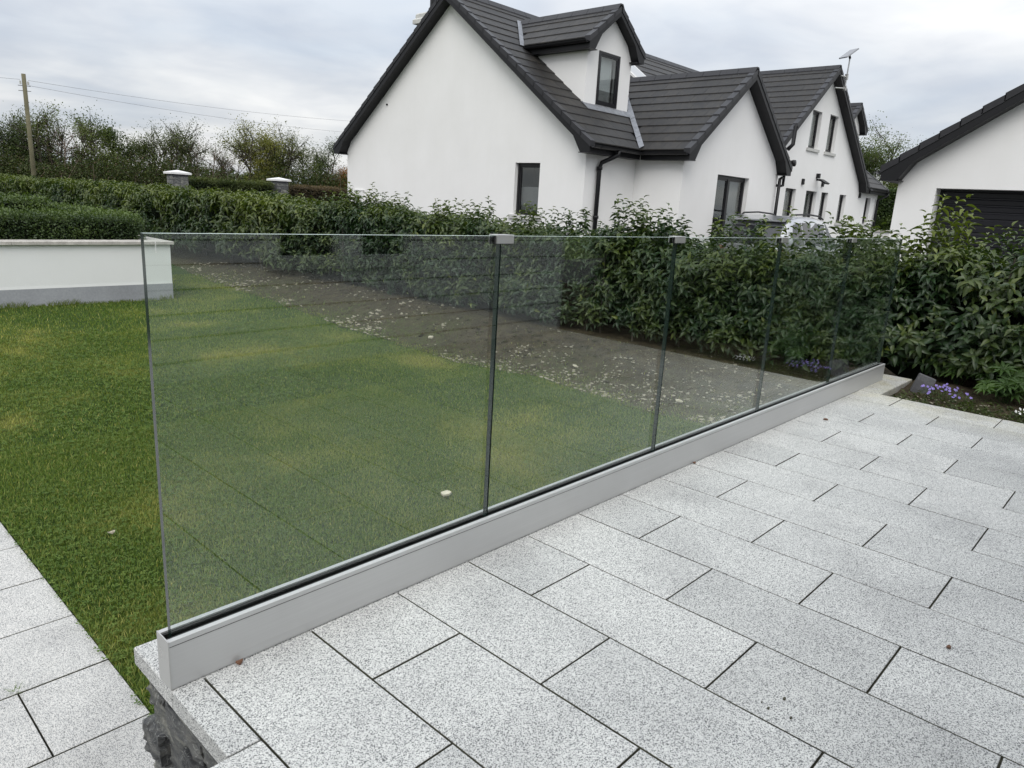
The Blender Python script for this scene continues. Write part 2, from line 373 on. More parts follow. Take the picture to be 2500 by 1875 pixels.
def vnoise(x, y, seed=0, scale=1.0):
    x = np.asarray(x)*scale; y = np.asarray(y)*scale
    xi = np.floor(x).astype(int); yi = np.floor(y).astype(int); xf = x-xi; yf = y-yi
    def h(a, b):
        q = (a*374761393 + b*668265263 + seed*982451653) & 0xffffffff
        q = ((q ^ (q >> 13))*1274126177) & 0xffffffff
        return ((q ^ (q >> 16)) & 0xffff)/65535.0
    u = xf*xf*(3-2*xf); v = yf*yf*(3-2*yf)
    return (h(xi, yi)*(1-u)+h(xi+1, yi)*u)*(1-v)+(h(xi, yi+1)*(1-u)+h(xi+1, yi+1)*u)*v
def fbm(x, y, seed=0, scale=1.0, oct=4):
    s = 0; a = 0.5; tot = 0
    for i in range(oct):
        s = s+a*vnoise(x, y, seed+i*17, scale*2**i); tot += a; a *= 0.5
    return s/tot

# leaf templates: rows = stations along the leaf (t, half width, z)
def leaf_template(n=4, fold=0.25, curl=0.35, wmax=1.0, tipw=0.0):
    V = [(0, 0, 0)]; F = []
    for i in range(1, n):
        t = i/n; w = wmax*math.sin(math.pi*t**0.85)*0.5; z = -curl*t*t
        V += [(t, w, z+fold*w), (t, 0, z), (t, -w, z+fold*w)]
    V.append((1, 0, -curl))
    F += [(0, 2, 1), (0, 3, 2)]
    for i in range(1, n-1):
        a = 1+(i-1)*3; b = a+3
        F += [(a, a+1, b+1), (a, b+1, b), (a+1, a+2, b+2), (a+1, b+2, b+1)]
    a = 1+(n-2)*3; e = len(V)-1
    F += [(a, a+1, e), (a+1, a+2, e)]
    return np.array(V, float), np.array(F, int)
def place_leaves(tmpl, P, D, Nn, Ln, Wd):
    """P pos, D direction (unit), Nn normal; returns V,F"""
    TV, TF = tmpl; n = len(P)
    D = D/np.linalg.norm(D, axis=1, keepdims=True)
    B = np.cross(Nn, D); B /= (np.linalg.norm(B, axis=1, keepdims=True)+1e-9); Nn = np.cross(D, B)
    V = P[:, None, :] + D[:, None, :]*(TV[None, :, 0:1]*Ln[:, None, None]) + B[:, None, :]*(TV[None, :, 1:2]*Wd[:, None, None]) + Nn[:, None, :]*(TV[None, :, 2:3]*Ln[:, None, None])
    F = TF[None]+(np.arange(n)*len(TV))[:, None, None]
    return V.reshape(-1, 3), F.reshape(-1, 3)
def unit(a): return a/(np.linalg.norm(a, axis=1, keepdims=True)+1e-9)

# ================================================================== GROUND
def sheet(name, x0, x1, y0, y1, z, mat, nx=1, ny=1, kind='structure', fn=None, tint=None):
    xs = np.linspace(x0, x1, nx+1); ys = np.linspace(y0, y1, ny+1); X, Y = np.meshgrid(xs, ys)
    Z = np.full_like(X, z) if fn is None else fn(X, Y)
    V = np.stack([X, Y, Z], -1).reshape(-1, 3); w = nx+1
    i = np.arange(nx*ny); r_, c_ = i//nx, i % nx; a_ = r_*w+c_
    F = np.stack([a_, a_+1, a_+w+1, a_+w], 1)
    T = np.zeros(len(V)) if tint is None else tint(X, Y).ravel()
    o = bigmesh(name, V, F, T, mat, None, True); tag(o, kind=kind); return o
sheet('ground', -700, 1200, -900, 1200, -0.95, M_FIELD, 8, 8)

LZ = -0.50
PX = 0.07                                    # inner edge of the lower path
EDGE = [(-3, 4.64), (1.1, 4.64), (1.6, 4.60), (2.5, 4.66), (3.05, 4.72), (4.0, 4.56), (4.9, 4.60), (6.1, 4.64), (8.7, 5.02), (11.2, 5.25), (16.3, 6.1), (40, 6.3)]
def edge_x(y): return np.interp(y, [e[0] for e in EDGE], [e[1] for e in EDGE]) + (fbm(np.asarray(y), np.zeros_like(y), 5, 3.0, 4)-.5)*0.22
def bankz(X, Y):
    e = edge_x(Y); k = np.clip((X-e)/1.25, 0, 1)
    return LZ-0.012 + 0.25*k*k*(3-2*k) + (fbm(X, Y, 9, 5.0, 4)-0.5)*0.07*np.clip((X-e)*3, 0, 1)
def lawnz(X, Y): return LZ + (fbm(X, Y, 3, 0.5, 3)-0.5)*0.03
def lawn_tint(X, Y):
    a = fbm(X, Y, 21, 0.95, 4); b_ = fbm(X, Y, 33, 0.5, 3)
    c_ = fbm(X, Y, 27, 2.6, 3)
    return np.clip((a-0.50)*2.6+(b_-0.5)*.7+(c_-.5)*.9+0.18+.06*np.clip(X-.6, 0, 1), 0, 1)
sheet('lawn', PX, 6.4, 0.22, 16, LZ, M_TURF, 120, 260, fn=lawnz, tint=lawn_tint)
sheet('lawn_far_left', -14, PX, 2.0, 16, LZ, M_TURF, 40, 60, fn=lambda X, Y: lawnz(X, Y)-0.006, tint=lawn_tint)
# soil bed in front of the hedge, drawn as a strip that starts at the lawn's edge
ny, nx = 260, 26
ys = np.linspace(-0.1, 34, ny+1); kk = np.linspace(0, 1, nx+1); K, Y = np.meshgrid(kk, ys)
X = edge_x(Y)-0.03+K*(8.6-edge_x(Y)); Z = bankz(X, Y)+0.02+0.006*K
V = np.stack([X, Y, Z], -1).reshape(-1, 3); i = np.arange(nx*ny); a_ = (i//nx)*(nx+1)+i % nx
o = bigmesh('soil_bed', V, np.stack([a_, a_+1, a_+nx+2, a_+nx+1], 1), np.clip(1.0-(K*(8.6-edge_x(Y))-(fbm(X, Y, 44, 1.6, 4)-.45)*1.6)*1.1, 0, 1).ravel(), M_SOIL, None, True); tag(o, kind='structure')
sheet('terrace_bed', 4.88, 8.6, -6, -0.155, -0.035, M_SOIL, 60, 90, fn=lambda X, Y: -0.075+0.05*np.clip((X-4.95)*1.5, 0, 1)+(fbm(X, Y, 4, 5, 4)-.5)*0.08)
sheet('driveway', 8.6, 34, -12, 26, -0.36, M_DRIVE, 4, 4)

# ---------------------------------------------------------------- terrace slabs
s = 0.305
terrace = MB().box(-0.02, 16*s-0.004, -3.05, -0.002, -0.30, -0.012).box(-1.6, -0.02, -3.05, -0.30, -0.30, -0.012).obj('terrace', M_MORTAR); tag(terrace, kind='structure')
J = 0.0028; JW = 0.0027
cache = {}
def slab(parent, x0, x1, y0, y1, z, mat, name='slab', th=0.028, tilt=0.0006):
    key = (round(x1-x0, 3), round(y1-y0, 3), mat.name, th)
    if key not in cache:
        w, h = x1-x0-2*(JW if mat is G_SLAB else J), y1-y0-2*(J if mat is G_SLAB else .0035)
        o = MB().slabbox(-w/2, w/2, -h/2, h/2, -th, 0).obj(name, [mat, M_MORTAR if th < .04 else mat], parent); cache[key] = o
    else:
        o = bpy.data.objects.new(name, cache[key].data); COL.objects.link(o); o.parent = parent
    o.location = ((x0+x1)/2, (y0+y1)/2, z+random.uniform(-tilt, tilt)); o.rotation_euler = (random.uniform(-tilt, tilt), random.uniform(-tilt, tilt), random.uniform(-.0006, .0006))
    return o
for k in range(16):
    first = -0.955*s if k % 2 else -1.955*s
    if k == 0: first = -1.955*s
    ys_ = [0.0, first] + [first-2*s*i for i in range(1, 6)]
    ys_ = [y for y in ys_ if y > -3.04]+[-3.045]
    for a1, a0 in zip(ys_[:-1], ys_[1:]):
        if a1-a0 > 0.03: slab(terrace, k*s, (k+1)*s, a0, a1, 0, G_SLAB)
# narrow edging strip at the near end and the landing beside it
slab(terrace, -0.082, 0.0, -0.295, 0.0, 0, G_SLAB, th=0.05)
for j_ in range(5):
    y1 = -0.295-j_*0.61
    for xa, xb in ((-0.305, 0.0), (-0.61, -0.305), (-0.915, -0.61), (-1.22, -0.915)):
        slab(terrace, xa, xb, y1-0.61 if y1-0.61 > -3.04 else -3.045, y1, 0, G_SLAB)
tread = MB().cbox(-1.2, -0.083, -0.62, -0.262, -0.22, -0.17).obj('step_tread', G_SLAB, terrace)

# ---------------------------------------------------------------- retaining wall under the fence
rw = empty('retaining_wall', 'low dry-laid slate wall under the granite edge at the near end of the glass fence', 'wall')
MB().box(-0.02, 5.60, 0.002, 0.165, -0.62, -0.055).obj('core', M_MORTAR, rw)
cps = [(-0.082, 0.6), (0.6, 1.21), (1.21, 1.82), (1.82, 2.43), (2.43, 3.04), (3.04, 3.65), (3.65, 4.26), (4.26, 4.876)]
for x0, x1 in cps:
    MB().cbox(x0+J, x1-J, 0.0, 0.24, -0.05, 0.0005, 0.004).obj('coping_slab', G_SLAB, rw)
MB().cbox(4.882, 5.68, -0.148, 0.24, -0.05, 0.001, 0.004).obj('coping_slab', G_SLAB, rw)
def rough_stone(name, cx_, cy_, cz_, sx, sy, sz, parent, seed, amp=0.18):
    r_ = np.random.default_rng(seed); n = 6; pts = {}; V = []; F = []
    def vid(p):
        if p not in pts:
            q = np.array(p)*2.0/n-1.0
            m_ = np.linalg.norm(q); q = q*(1-0.07*(m_-1.0)) if m_ > 1 else q
            d = r_.normal(0, amp*0.33, 3); d2 = np.array([r_.uniform(-1, 1), r_.uniform(-1, 1), 0])*amp*0.2
            q = q+d+d2*np.sign(q)
            pts[p] = len(V); V.append((cx_+q[0]*sx/2, cy_+q[1]*sy/2, cz_+q[2]*sz/2))
        return pts[p]
    for ax in range(3):
        for side in (0, n):
            for i_ in range(n):
                for j2 in range(n):
                    def P_(a, b):
                        p = [0, 0, 0]; p[ax] = side; p[(ax+1) % 3] = a; p[(ax+2) % 3] = b; return tuple(p)
                    f = [vid(P_(i_, j2)), vid(P_(i_+1, j2)), vid(P_(i_+1, j2+1)), vid(P_(i_, j2+1))]
                    F.append(tuple(f if side else f[::-1]))
    return mesh_obj(name, V, F, M_SLATE, parent, False)
# west face (towards the path)
sid = 100
z1 = -0.052
ST_ = [(0.045, [.21, .05, -.30]), (0.075, [.235, .12, -.10, -.31]), (0.060, [.215, .00, -.31]), (0.095, [.25, .14, -.06, -.31]), (0.050, [.225, .07, -.12, -.31]), (0.085, [.24, .10, -.31]), (0.07, [.22, .02, -.31])]
for h, cuts in ST_:
    for ya, yb in zip(cuts[:-1], cuts[1:]):
        rough_stone('stone', -0.010+random.uniform(-.022, .014), (ya+yb)/2, z1-h/2, 0.10, (ya-yb)*.985, h*.97, rw, sid, 0.17); sid += 1
    z1 -= h
# north face (towards the lawn): courses of long split stones
z1 = -0.05
for h in (0.09, 0.10, 0.08, 0.11, 0.09):
    x = 0.03
    while x < 5.5:
        wx = random.uniform(0.16, 0.40)
        rough_stone('stone', x+wx/2, 0.155+random.uniform(-.01, .012), z1-h/2, wx*0.985, 0.10, h, rw, sid, 0.14); sid += 1
        x += wx
    z1 -= h

# ---------------------------------------------------------------- lower path
path = MB().box(-3.0, PX-0.004, -1.2, 6.5, -0.62, LZ-0.012).obj('path', M_MORTAR); tag(path, kind='structure')
YR = [-0.62, -0.22, 0.18, 0.597, 0.985, 1.375, 1.765, 2.155, 2.545, 2.935, 3.325, 3.715, 4.105, 4.495, 4.885, 5.275, 5.665, 6.055, 6.445]
for i, (ya, yb) in enumerate(zip(YR[:-1], YR[1:])):
    xs_ = [PX, -0.213, -0.81, -1.41, -2.01, -2.61] if i % 2 == 1 else [PX, -0.51, -1.11, -1.71, -2.31, -2.91]
    for xa, xb in zip(xs_[1:], xs_[:-1]): slab(path, xa, xb, ya, yb, LZ+0.004, G_PATH)

# ================================================================== GLASS FENCE
gf = empty('glass_balustrade', 'frameless glass balustrade in a long aluminium base channel along the terrace edge', 'glass fence')
X0, X1, CH = -0.080, 5.415, 0.133
YF, YB = 0.0, 0.066
# channel profile (open slot on top), extruded along X
prof = [(YF, 0.0015), (YB, 0.0015), (YB, CH), (0.052, CH), (0.052, CH-0.05), (0.0135, CH-0.05), (0.0135, CH), (YF+0.0012, CH), (YF, CH-0.0012)]
mb = MB(); n = len(prof); xa, xb = X0+0.003, X1-0.003
vs = [(xa, y, z) for y, z in prof]+[(xb, y, z) for y, z in prof]
mb.add(vs, [(i, (i+1) % n, (i+1) % n+n, i+n) for i in range(n)]); mb.obj('base_channel', M_ALU, gf)
MB().box(xa, xb, -0.0009, YF, CH-0.0150, CH-0.0142).obj('trim_line', M_RUBBER, gf)
for xs_ in (X0, X1-0.003):
    MB().box(xs_, xs_+0.003, YF-0.0006, YB+0.0006, 0.0012, CH+0.0006).obj('end_cap', M_STEEL, gf)
MB().box(xa, xb, 0.0140, 0.0215, CH-0.03, CH-0.002).box(xa, xb, 0.0435, 0.0515, CH-0.03, CH-0.004).obj('gasket', M_RUBBER, gf)
MB().box(xa, xb, 0.0215, 0.0435, CH-0.05, CH-0.028).obj('slot_floor', M_RUBBER, gf)
GT = 1.094; GY0, GY1 = 0.0235, 0.0410
jx = [-0.062, 1.022, 2.105, 3.189, 4.272, 5.352]
for i in range(5):
    a_, b_2 = jx[i]+(0.003 if i else 0), jx[i+1]-(0.003 if i < 4 else 0)
    c = 0.0012; zb = CH-0.028
    vs = [(x, y, z) for z in (zb, GT) for (x, y) in ((a_, GY0), (b_2, GY0), (b_2, GY1), (a_, GY1))]
    fs = [(0, 1, 5, 4), (2, 3, 7, 6), (1, 2, 6, 5), (3, 0, 4, 7), (4, 5, 6, 7), (0, 3, 2, 1)]
    mesh_obj('glass_panel', vs, fs, [M_GLASS, M_GEDGE, M_GTOP], gf, False, [0, 0, 1, 1, 2, 1])
def clamp_mesh():
    mb = MB(); w = 0.038; h = 0.024
    for (y0, y1) in ((GY0-0.0105, GY0-0.0030), (GY1+0.0030, GY1+0.0105)):
        mb.cbox(-w, w, y0, y1, -h, 0.0, 0.0015)
    mb.cbox(-w, w, GY0-0.0105, GY1+0.0105, 0.0003, 0.0035, 0.0012)
    return mb
cm = None
for i in range(1, 5):
    if cm is None: cm = clamp_mesh().obj('clamp', M_STEEL, gf); cm.location = (jx[i]+0.012, 0, GT+0.001)
    else: share('clamp', cm, gf, (jx[i]+0.012, 0, GT+0.001))
    MB().box(jx[i]+0.012-0.044, jx[i]+0.012+0.038, GY0-0.0030, GY0-0.0004, GT-0.026, GT).box(jx[i]+0.012-0.044, jx[i]+0.012+0.038, GY1+0.0004, GY1+0.0030, GT-0.026, GT).obj('clamp_gasket', M_RUBBER, gf)
# etched maker's mark in the corner of the first pane
mb = MB()
for k in range(7): mb.box(-0.040+random.uniform(-.0005, .0005), -0.0382, GY0-0.0004, GY0-0.0001, GT-0.018-k*0.0035-0.0022, GT-0.018-k*0.0035)
mb.obj('etched_mark', M_PETALW, gf)

# ================================================================== ROOF BUILDER
def clip_poly(poly, fn):
    outp = []
    for i in range(len(poly)):
        a, b = poly[i], poly[(i+1) % len(poly)]; fa, fb = fn(a), fn(b)
        if fa >= 0: outp.append(a)
        if (fa >= 0) != (fb >= 0):
            t = fa/(fa-fb); outp.append(tuple(x+(y-x)*t for x, y in zip(a, b)))
    return outp
class Frame:
    def __init__(s, ox, oy, ea, eb): s.o = (ox, oy); s.ea = ea; s.eb = eb
    def __call__(s, a, b, z): return (s.o[0]+a*s.ea[0]+b*s.eb[0], s.o[1]+a*s.ea[1]+b*s.eb[1], z)
tile_list = []     # (distance, verts, faces, roof)
def slope_tiles(F, side, half, zr, tan, length, roof, rows, tw=0.335, skip=None):
    sl = math.hypot(half, half*tan); g = sl/rows; th = 0.020
    for r_ in range(rows):
        off = 0 if r_ % 2 else tw/2
        ncol = int((length)/tw)+2
        for c_ in range(-1, ncol):
            a0 = max(0.06, c_*tw+off+0.002); a1 = min(length, (c_+1)*tw+off-0.002)
            if a1-a0 < 0.03: continue
            b0 = half*r_/rows - (0.02 if r_ else 0.0); b1 = half*(r_+1)/rows
            def pt(a, b, lift): return F(a, side*b, zr-tan*b+lift)
            lo, hi = 0.026, 0.004
            j1 = random.uniform(-.001, .0015)
            top = [pt(a0, b0, hi), pt(a1, b0, hi), pt(a1, b1, lo+j1), pt(a0, b1, lo+j1)]
            bot = [pt(a0, b0, hi-th), pt(a1, b0, hi-th), pt(a1, b1, lo-th), pt(a0, b1, lo-th)]
            cpt = np.mean(top, axis=0)
            if skip and skip(cpt): continue
            tile_list.append((float(np.linalg.norm(cpt-CAM)), bot, top, roof))
def gable_roof(parent, F, half, zr, tan, length, rows, ov=0.25, barge=0.105, two_ends=False, skip=None, ridge_to=None, cap=0.09, gut=(1, 1), gut_len=(None, None), boxw=0.24, tiles=(1, 1), zsof=None, spans=None):
    deck = MB(); ze = zr-tan*half
    def top(a, b, l=0.0): return F(a, b, zr-tan*abs(b)+l)
    for sd_ in (-1, 1):
        for (s0, s1, hw_) in (spans if (spans and sd_ == 1) else [(0.02, length, half-.03)]):
            deck.prism([top(s0, 0, -.05), top(s1, 0, -.05), top(s1, sd_*hw_, -.05), top(s0, sd_*hw_, -.05)],
                       [top(s0, 0, -.012), top(s1, 0, -.012), top(s1, sd_*hw_, -.012), top(s0, sd_*hw_, -.012)])
    roof = deck.obj('roof', M_BLACK, parent)
    for sd_, en in ((-1, tiles[0]), (1, tiles[1])):
        if en: slope_tiles(F, sd_, half, zr, tan, length, roof, rows, skip=skip)
    # ridge tiles
    rl = 0.42; k = 0; e = ridge_to or length
    while k*rl < e:
        a0, a1 = k*rl+0.004, min((k+1)*rl-0.004, e); mb = MB(); w = 0.13
        pr = [(-w, -tan*w+0.012), (-w*.35, 0.030), (w*.35, 0.030), (w, -tan*w+0.012)]
        pr2 = [(b, z+0.028) for b, z in pr]
        P0 = [F(a0, b, zr+z) for b, z in pr]+[F(a0, b, zr+z) for b, z in pr2][::-1]
        P1 = [F(a1, b, zr+z) for b, z in pr]+[F(a1, b, zr+z) for b, z in pr2][::-1]
        mb.prism(P0, P1); mb.obj('ridge_tile', M_CAPTILE, roof); k += 1
    # verge caps, barge boards, soffit, box ends at each gable end
    ends = [(0.0, 1)] + ([(length, -1)] if two_ends else [])
    for (a_, dr) in ends:
        for sd_ in (-1, 1):
            for r_ in range(rows):
                b0 = half*r_/rows-0.01; b1 = half*(r_+1)/rows+0.004
                if r_ == 0: b0 = 0.02
                def q(a, b, l): return F(a_+dr*a, sd_*b, zr-tan*b+l)
                hi, lo = 0.020, 0.046
                mb = MB()
                mb.prism([q(-.012, b0, -cap+.01), q(0.13, b0, -.02), q(0.13, b1, -.02), q(-.012, b1, -cap+.02)],
                         [q(-.012, b0, hi), q(0.13, b0, hi), q(0.13, b1, lo), q(-.012, b1, lo)])
                mb.obj('verge_cap', M_CAPTILE, roof)
            if zsof is None: zs_ = ze-0.19
            else: zs_ = zsof
            bo = half-0.015
            def fz(b, l): return zr-tan*b+l
            d1 = -(cap-0.012); d2 = -(cap+barge)
            # barge board outline, with the boxed end at the eave
            pl = [(0.0, fz(0, d1)), (bo, fz(bo, d1)), (bo, zs_), (half-boxw, zs_)]
            bx = half-boxw-0.20
            pl += [(bx, fz(bx, d2)), (0.0, fz(0, d2))]
            def P2(a, bz): return F(a_+dr*a, sd_*bz[0], bz[1])
            mb = MB(); mb.prism([P2(0.0, p) for p in pl], [P2(0.022, p) for p in pl]); mb.obj('barge_board', M_BLACK, roof)
            pl2 = [(half-boxw, zs_+0.004), (bx, fz(bx, d2)+0.004), (0.0, fz(0, d2)+0.004)]
            pl3 = [(bo, zs_+0.004)]+pl2
            lowr = [P2(0.022, p) for p in pl3]+[P2(ov+0.0, p) for p in pl3][::-1]
            mb = MB()
            for i in range(len(pl3)-1):
                a1_, a2_ = pl3[i], pl3[i+1]
                mb.prism([P2(0.022, a1_), P2(ov, a1_), P2(ov, a2_), P2(0.022, a2_)],
                         [P2(0.022, (a1_[0], a1_[1]+.02)), P2(ov, (a1_[0], a1_[1]+.02)), P2(ov, (a2_[0], a2_[1]+.02)), P2(0.022, (a2_[0], a2_[1]+.02))])
            mb.obj('soffit', M_BLACK, roof)
    # fascia, eave soffit and gutter
    for sd_, en, gl in ((-1, gut[0], gut_len[0]), (1, gut[1], gut_len[1])):
        if not en: continue
        gl = gl or length; zs_ = ze-0.19 if zsof is None else zsof
        mb = MB(); bo = half-0.03
        mb.prism([F(0.02, sd_*bo, zs_), F(gl, sd_*bo, zs_), F(gl, sd_*(bo-.02), zs_), F(0.02, sd_*(bo-.02), zs_)],
                 [F(0.02, sd_*bo, ze-.03), F(gl, sd_*bo, ze-.03), F(gl, sd_*(bo-.02), ze-.03), F(0.02, sd_*(bo-.02), ze-.03)])
        mb.prism([F(0.02, sd_*(bo-.02), zs_), F(gl, sd_*(bo-.02), zs_), F(gl, sd_*(half-.30), zs_), F(0.02, sd_*(half-.30), zs_)],
                 [F(0.02, sd_*(bo-.02), zs_+.015), F(gl, sd_*(bo-.02), zs_+.015), F(gl, sd_*(half-.30), zs_+.015), F(0.02, sd_*(half-.30), zs_+.015)])
        mb.obj('fascia', M_BLACK, roof)
        mb = MB(); c_b = half+0.035; c_z = ze-0.035; rr = 0.058; k = 8; ring0 = []; 
        arc = [(c_b-rr*math.cos(math.pi*i/k), c_z-rr*math.sin(math.pi*i/k)) for i in range(k+1)]
        arc2 = [(c_b-(rr-.006)*math.cos(math.pi*i/k), c_z-(rr-.006)*math.sin(math.pi*i/k)) for i in range(k+1)][::-1]
        pr = arc+arc2
        mb.prism([F(0.03, sd_*b, z) for b, z in pr], [F(gl, sd_*b, z) for b, z in pr])
        mb.obj('gutter', M_BLACK, roof)
        mbk = MB(); a_ = 0.25
        while a_ < gl:
            pr3 = [(c_b-(rr+.005)*math.cos(math.pi*i/k), c_z-(rr+.005)*math.sin(math.pi*i/k)) for i in range(k+1)]
            mbk.prism([F(a_, sd_*b, z) for b, z in pr3], [F(a_+.03, sd_*b, z) for b, z in pr3]); a_ += 0.85
        mbk.obj('gutter_bracket', M_BLACK, roof)
    return roof
def wall_panel(poly, holes, mapf, mapb, mb):
    """poly convex in (u,z); holes [(u0,u1,z0,z1)] ; front face at mapf, reveals back to mapb"""
    us = sorted(set([h[0] for h in holes]+[h[1] for h in holes]+[min(p[0] for p in poly)-1, max(p[0] for p in poly)+1]))
    for u0, u1 in zip(us[:-1], us[1:]):
        band = clip_poly(clip_poly(poly, lambda p: p[0]-u0), lambda p: u1-p[0])
        if len(band) < 3: continue
        hs = sorted([h for h in holes if h[0] <= u0+1e-6 and h[1] >= u1-1e-6], key=lambda h: h[2])
        zl = -99
        for h in hs+[(0, 0, 99, 99)]:
            pc = clip_poly(clip_poly(band, lambda p: p[1]-zl), lambda p: h[2]-p[1])
            if len(pc) >= 3: mb.add([mapf(u, z) for u, z in pc], [tuple(range(len(pc)))])
            zl = h[3]
    for (u0, u1, z0, z1) in holes:
        c = [(u0, z0), (u1, z0), (u1, z1), (u0, z1)]
        for i in range(4):
            p, q = c[i], c[(i+1) % 4]
            mb.add([mapf(*p), mapf(*q), mapb(*q), mapb(*p)], [(0, 1, 2, 3)])
def window(parent, P, u0, u1, z0, z1, depth=0.10, mull=(), sill=True, blind=None, name='window', fr=0.055, tr=()):
    """P(u,z,d): d = depth behind the wall face"""
    mb = MB()
    def bx(a0, a1, b0, b1, d0, d1, m_=None):
        t_ = m_ or mb
        t_.prism([P(a0, b0, d0), P(a1, b0, d0), P(a1, b1, d0), P(a0, b1, d0)], [P(a0, b0, d1), P(a1, b0, d1), P(a1, b1, d1), P(a0, b1, d1)])
    d0, d1 = depth, depth+0.06
    e = 0.002
    bx(u0+e, u0+fr, z0+e, z1-e, d0, d1); bx(u1-fr, u1-e, z0+e, z1-e, d0, d1)
    bx(u0+fr, u1-fr, z0+e, z0+fr, d0, d1); bx(u0+fr, u1-fr, z1-fr, z1-e, d0, d1)
    for mu in mull: bx(mu-.045, mu+.045, z0+fr, z1-fr, d0-.002, d1)
    for tz in tr: bx(u0+fr, u1-fr, tz-.03, tz+.03, d0+.002, d1)
    # inner sash
    sh = 0.035
    us = [u0+fr]+list(mull)+[u1-fr]
    for a, b in zip(us[:-1], us[1:]):
        a = a+(.045 if a in mull else 0); b = b-(.045 if b in mull else 0)
        bx(a+e, a+sh, z0+fr+e, z1-fr-e, d0+.012, d1-.004); bx(b-sh, b-e, z0+fr+e, z1-fr-e, d0+.012, d1-.004)
        bx(a+sh, b-sh, z0+fr+e, z0+fr+sh, d0+.012, d1-.004); bx(a+sh, b-sh, z1-fr-sh, z1-fr-e, d0+.012, d1-.004)
    w = mb.obj(name, M_FRAME, parent)
    m2 = MB(); bx(u0+fr, u1-fr, z0+fr, z1-fr, d0+.028, d0+.034, m2); m2.obj('pane', M_PANE, w)
    m3 = MB(); bx(u0-.02, u1+.02, z0-.02, z1+.02, d0+.5, d0+.51, m3)
    m3.add([P(u0, z0, d1), P(u0, z1, d1), P(u0, z1, d0+.5), P(u0, z0, d0+.5)], [(0, 1, 2, 3)]); m3.add([P(u1, z0, d1), P(u1, z1, d1), P(u1, z1, d0+.5), P(u1, z0, d0+.5)], [(0, 1, 2, 3)])
    m3.add([P(u0, z1, d1), P(u1, z1, d1), P(u1, z1, d0+.5), P(u0, z1, d0+.5)], [(0, 1, 2, 3)]); m3.add([P(u0, z0, d1), P(u1, z0, d1), P(u1, z0, d0+.5), P(u0, z0, d0+.5)], [(0, 1, 2, 3)])
    m3.obj('room', M_ROOM, w)
    if blind:
        for (a, b, c, d, mt) in blind:
            m4 = MB(); bx(u0+(u1-u0)*a, u0+(u1-u0)*b, z0+(z1-z0)*c, z0+(z1-z0)*d, d1+.05, d1+.06, m4); m4.obj('blind', mt, w)
    if sill:
        m5 = MB(); bx(u0-.10, u1+.10, z0-.085, z0-.002, -.045, depth-.002, m5); m5.obj('sill', M_SILL, w)
    return w

# ================================================================== THE HOUSE
house = empty('house', 'large white rendered house with black tiled gables and a dormer beyond the hedge', 'house')
TAN = 0.752; ZR = 5.62; YR_ = 11.487
GZ = -0.45
XA, WL, WR = 11.0, 15.52, 7.455
XB0, XB1, YBF = 12.72, 17.24, 6.30
XC, XEND = 22.6, 28.75
walls = MB()
# gable A (faces -X)
gA = [(WR, GZ), (WL, GZ), (WL, 2.22), (YR_, ZR-.07-0.22), (WR, 2.22)]
hA = [(8.63, 9.33, 0.95, 2.02)]
gA2 = [(WR, GZ), (WL, GZ), (WL, ZR-.06-TAN*(WL-YR_)), (YR_, ZR-.06), (WR, ZR-.06-TAN*(YR_-WR))]
wall_panel(gA2, hA, lambda u, z: (XA, u, z), lambda u, z: (XA+.10, u, z), walls)
# front wall (faces -Y) from A to B and gable C plane
fz = ZR-.06-TAN*(YR_-WR)
walls.add([(XA, WR, GZ), (XB0, WR, GZ), (XB0, WR, fz), (XA, WR, fz)], [(0, 1, 2, 3)])
walls.add([(XB0, YBF, GZ), (XB0, WR, GZ), (XB0, WR, 2.42), (XB0, YBF, 2.42)], [(0, 1, 2, 3)])
zb = 4.24
gB = [(XB0, GZ), (XB1, GZ), (XB1, zb-.06-TAN*(XB1-14.95)), (14.95, zb-.06), (XB0, zb-.06-TAN*(14.95-XB0))]
hB = [(14.2, 15.72, -0.30, 2.035)]
wall_panel(gB, hB, lambda u, z: (u, YBF, z), lambda u, z: (u, YBF+.10, z), walls)
walls.add([(XB1, YBF, GZ), (XB1, WR, GZ), (XB1, WR, 2.42), (XB1, YBF, 2.42)], [(0, 1, 2, 3)])
# gable C with the front wall on both sides
hC = [(21.66, 22.38, 3.26, 4.33), (23.04, 23.75, 3.26, 4.36), (20.52, 21.27, -0.3, 2.045), (22.04, 22.88, -0.3, 2.045), (23.28, 23.86, 0.2, 2.055), (24.89, 25.5, 1.15, 2.055), (27.51, 28.05, 1.15, 2.06)]
gC = [(18.55, fz), (26.65, fz), (XC, ZR-.06)]
low = [(XB1, GZ), (XEND, GZ), (XEND, fz), (XB1, fz)]
wall_panel(low, [h for h in hC if h[3] < fz], lambda u, z: (u, WR, z), lambda u, z: (u, WR+.10, z), walls)
wall_panel(gC, [h for h in hC if h[3] > fz], lambda u, z: (u, WR, z), lambda u, z: (u, WR+.10, z), walls)
walls.add([(XEND, WR, GZ), (XEND, WL, GZ), (XEND, WL, fz), (XEND, YR_, ZR-.06), (XEND, WR, fz)], [(0, 1, 2, 3, 4)])
walls.add([(XA, WL, GZ), (XEND, WL, GZ), (XEND, WL, fz), (XA, WL, fz)], [(0, 1, 2, 3)])
walls.obj('wall', M_WHITE, house)

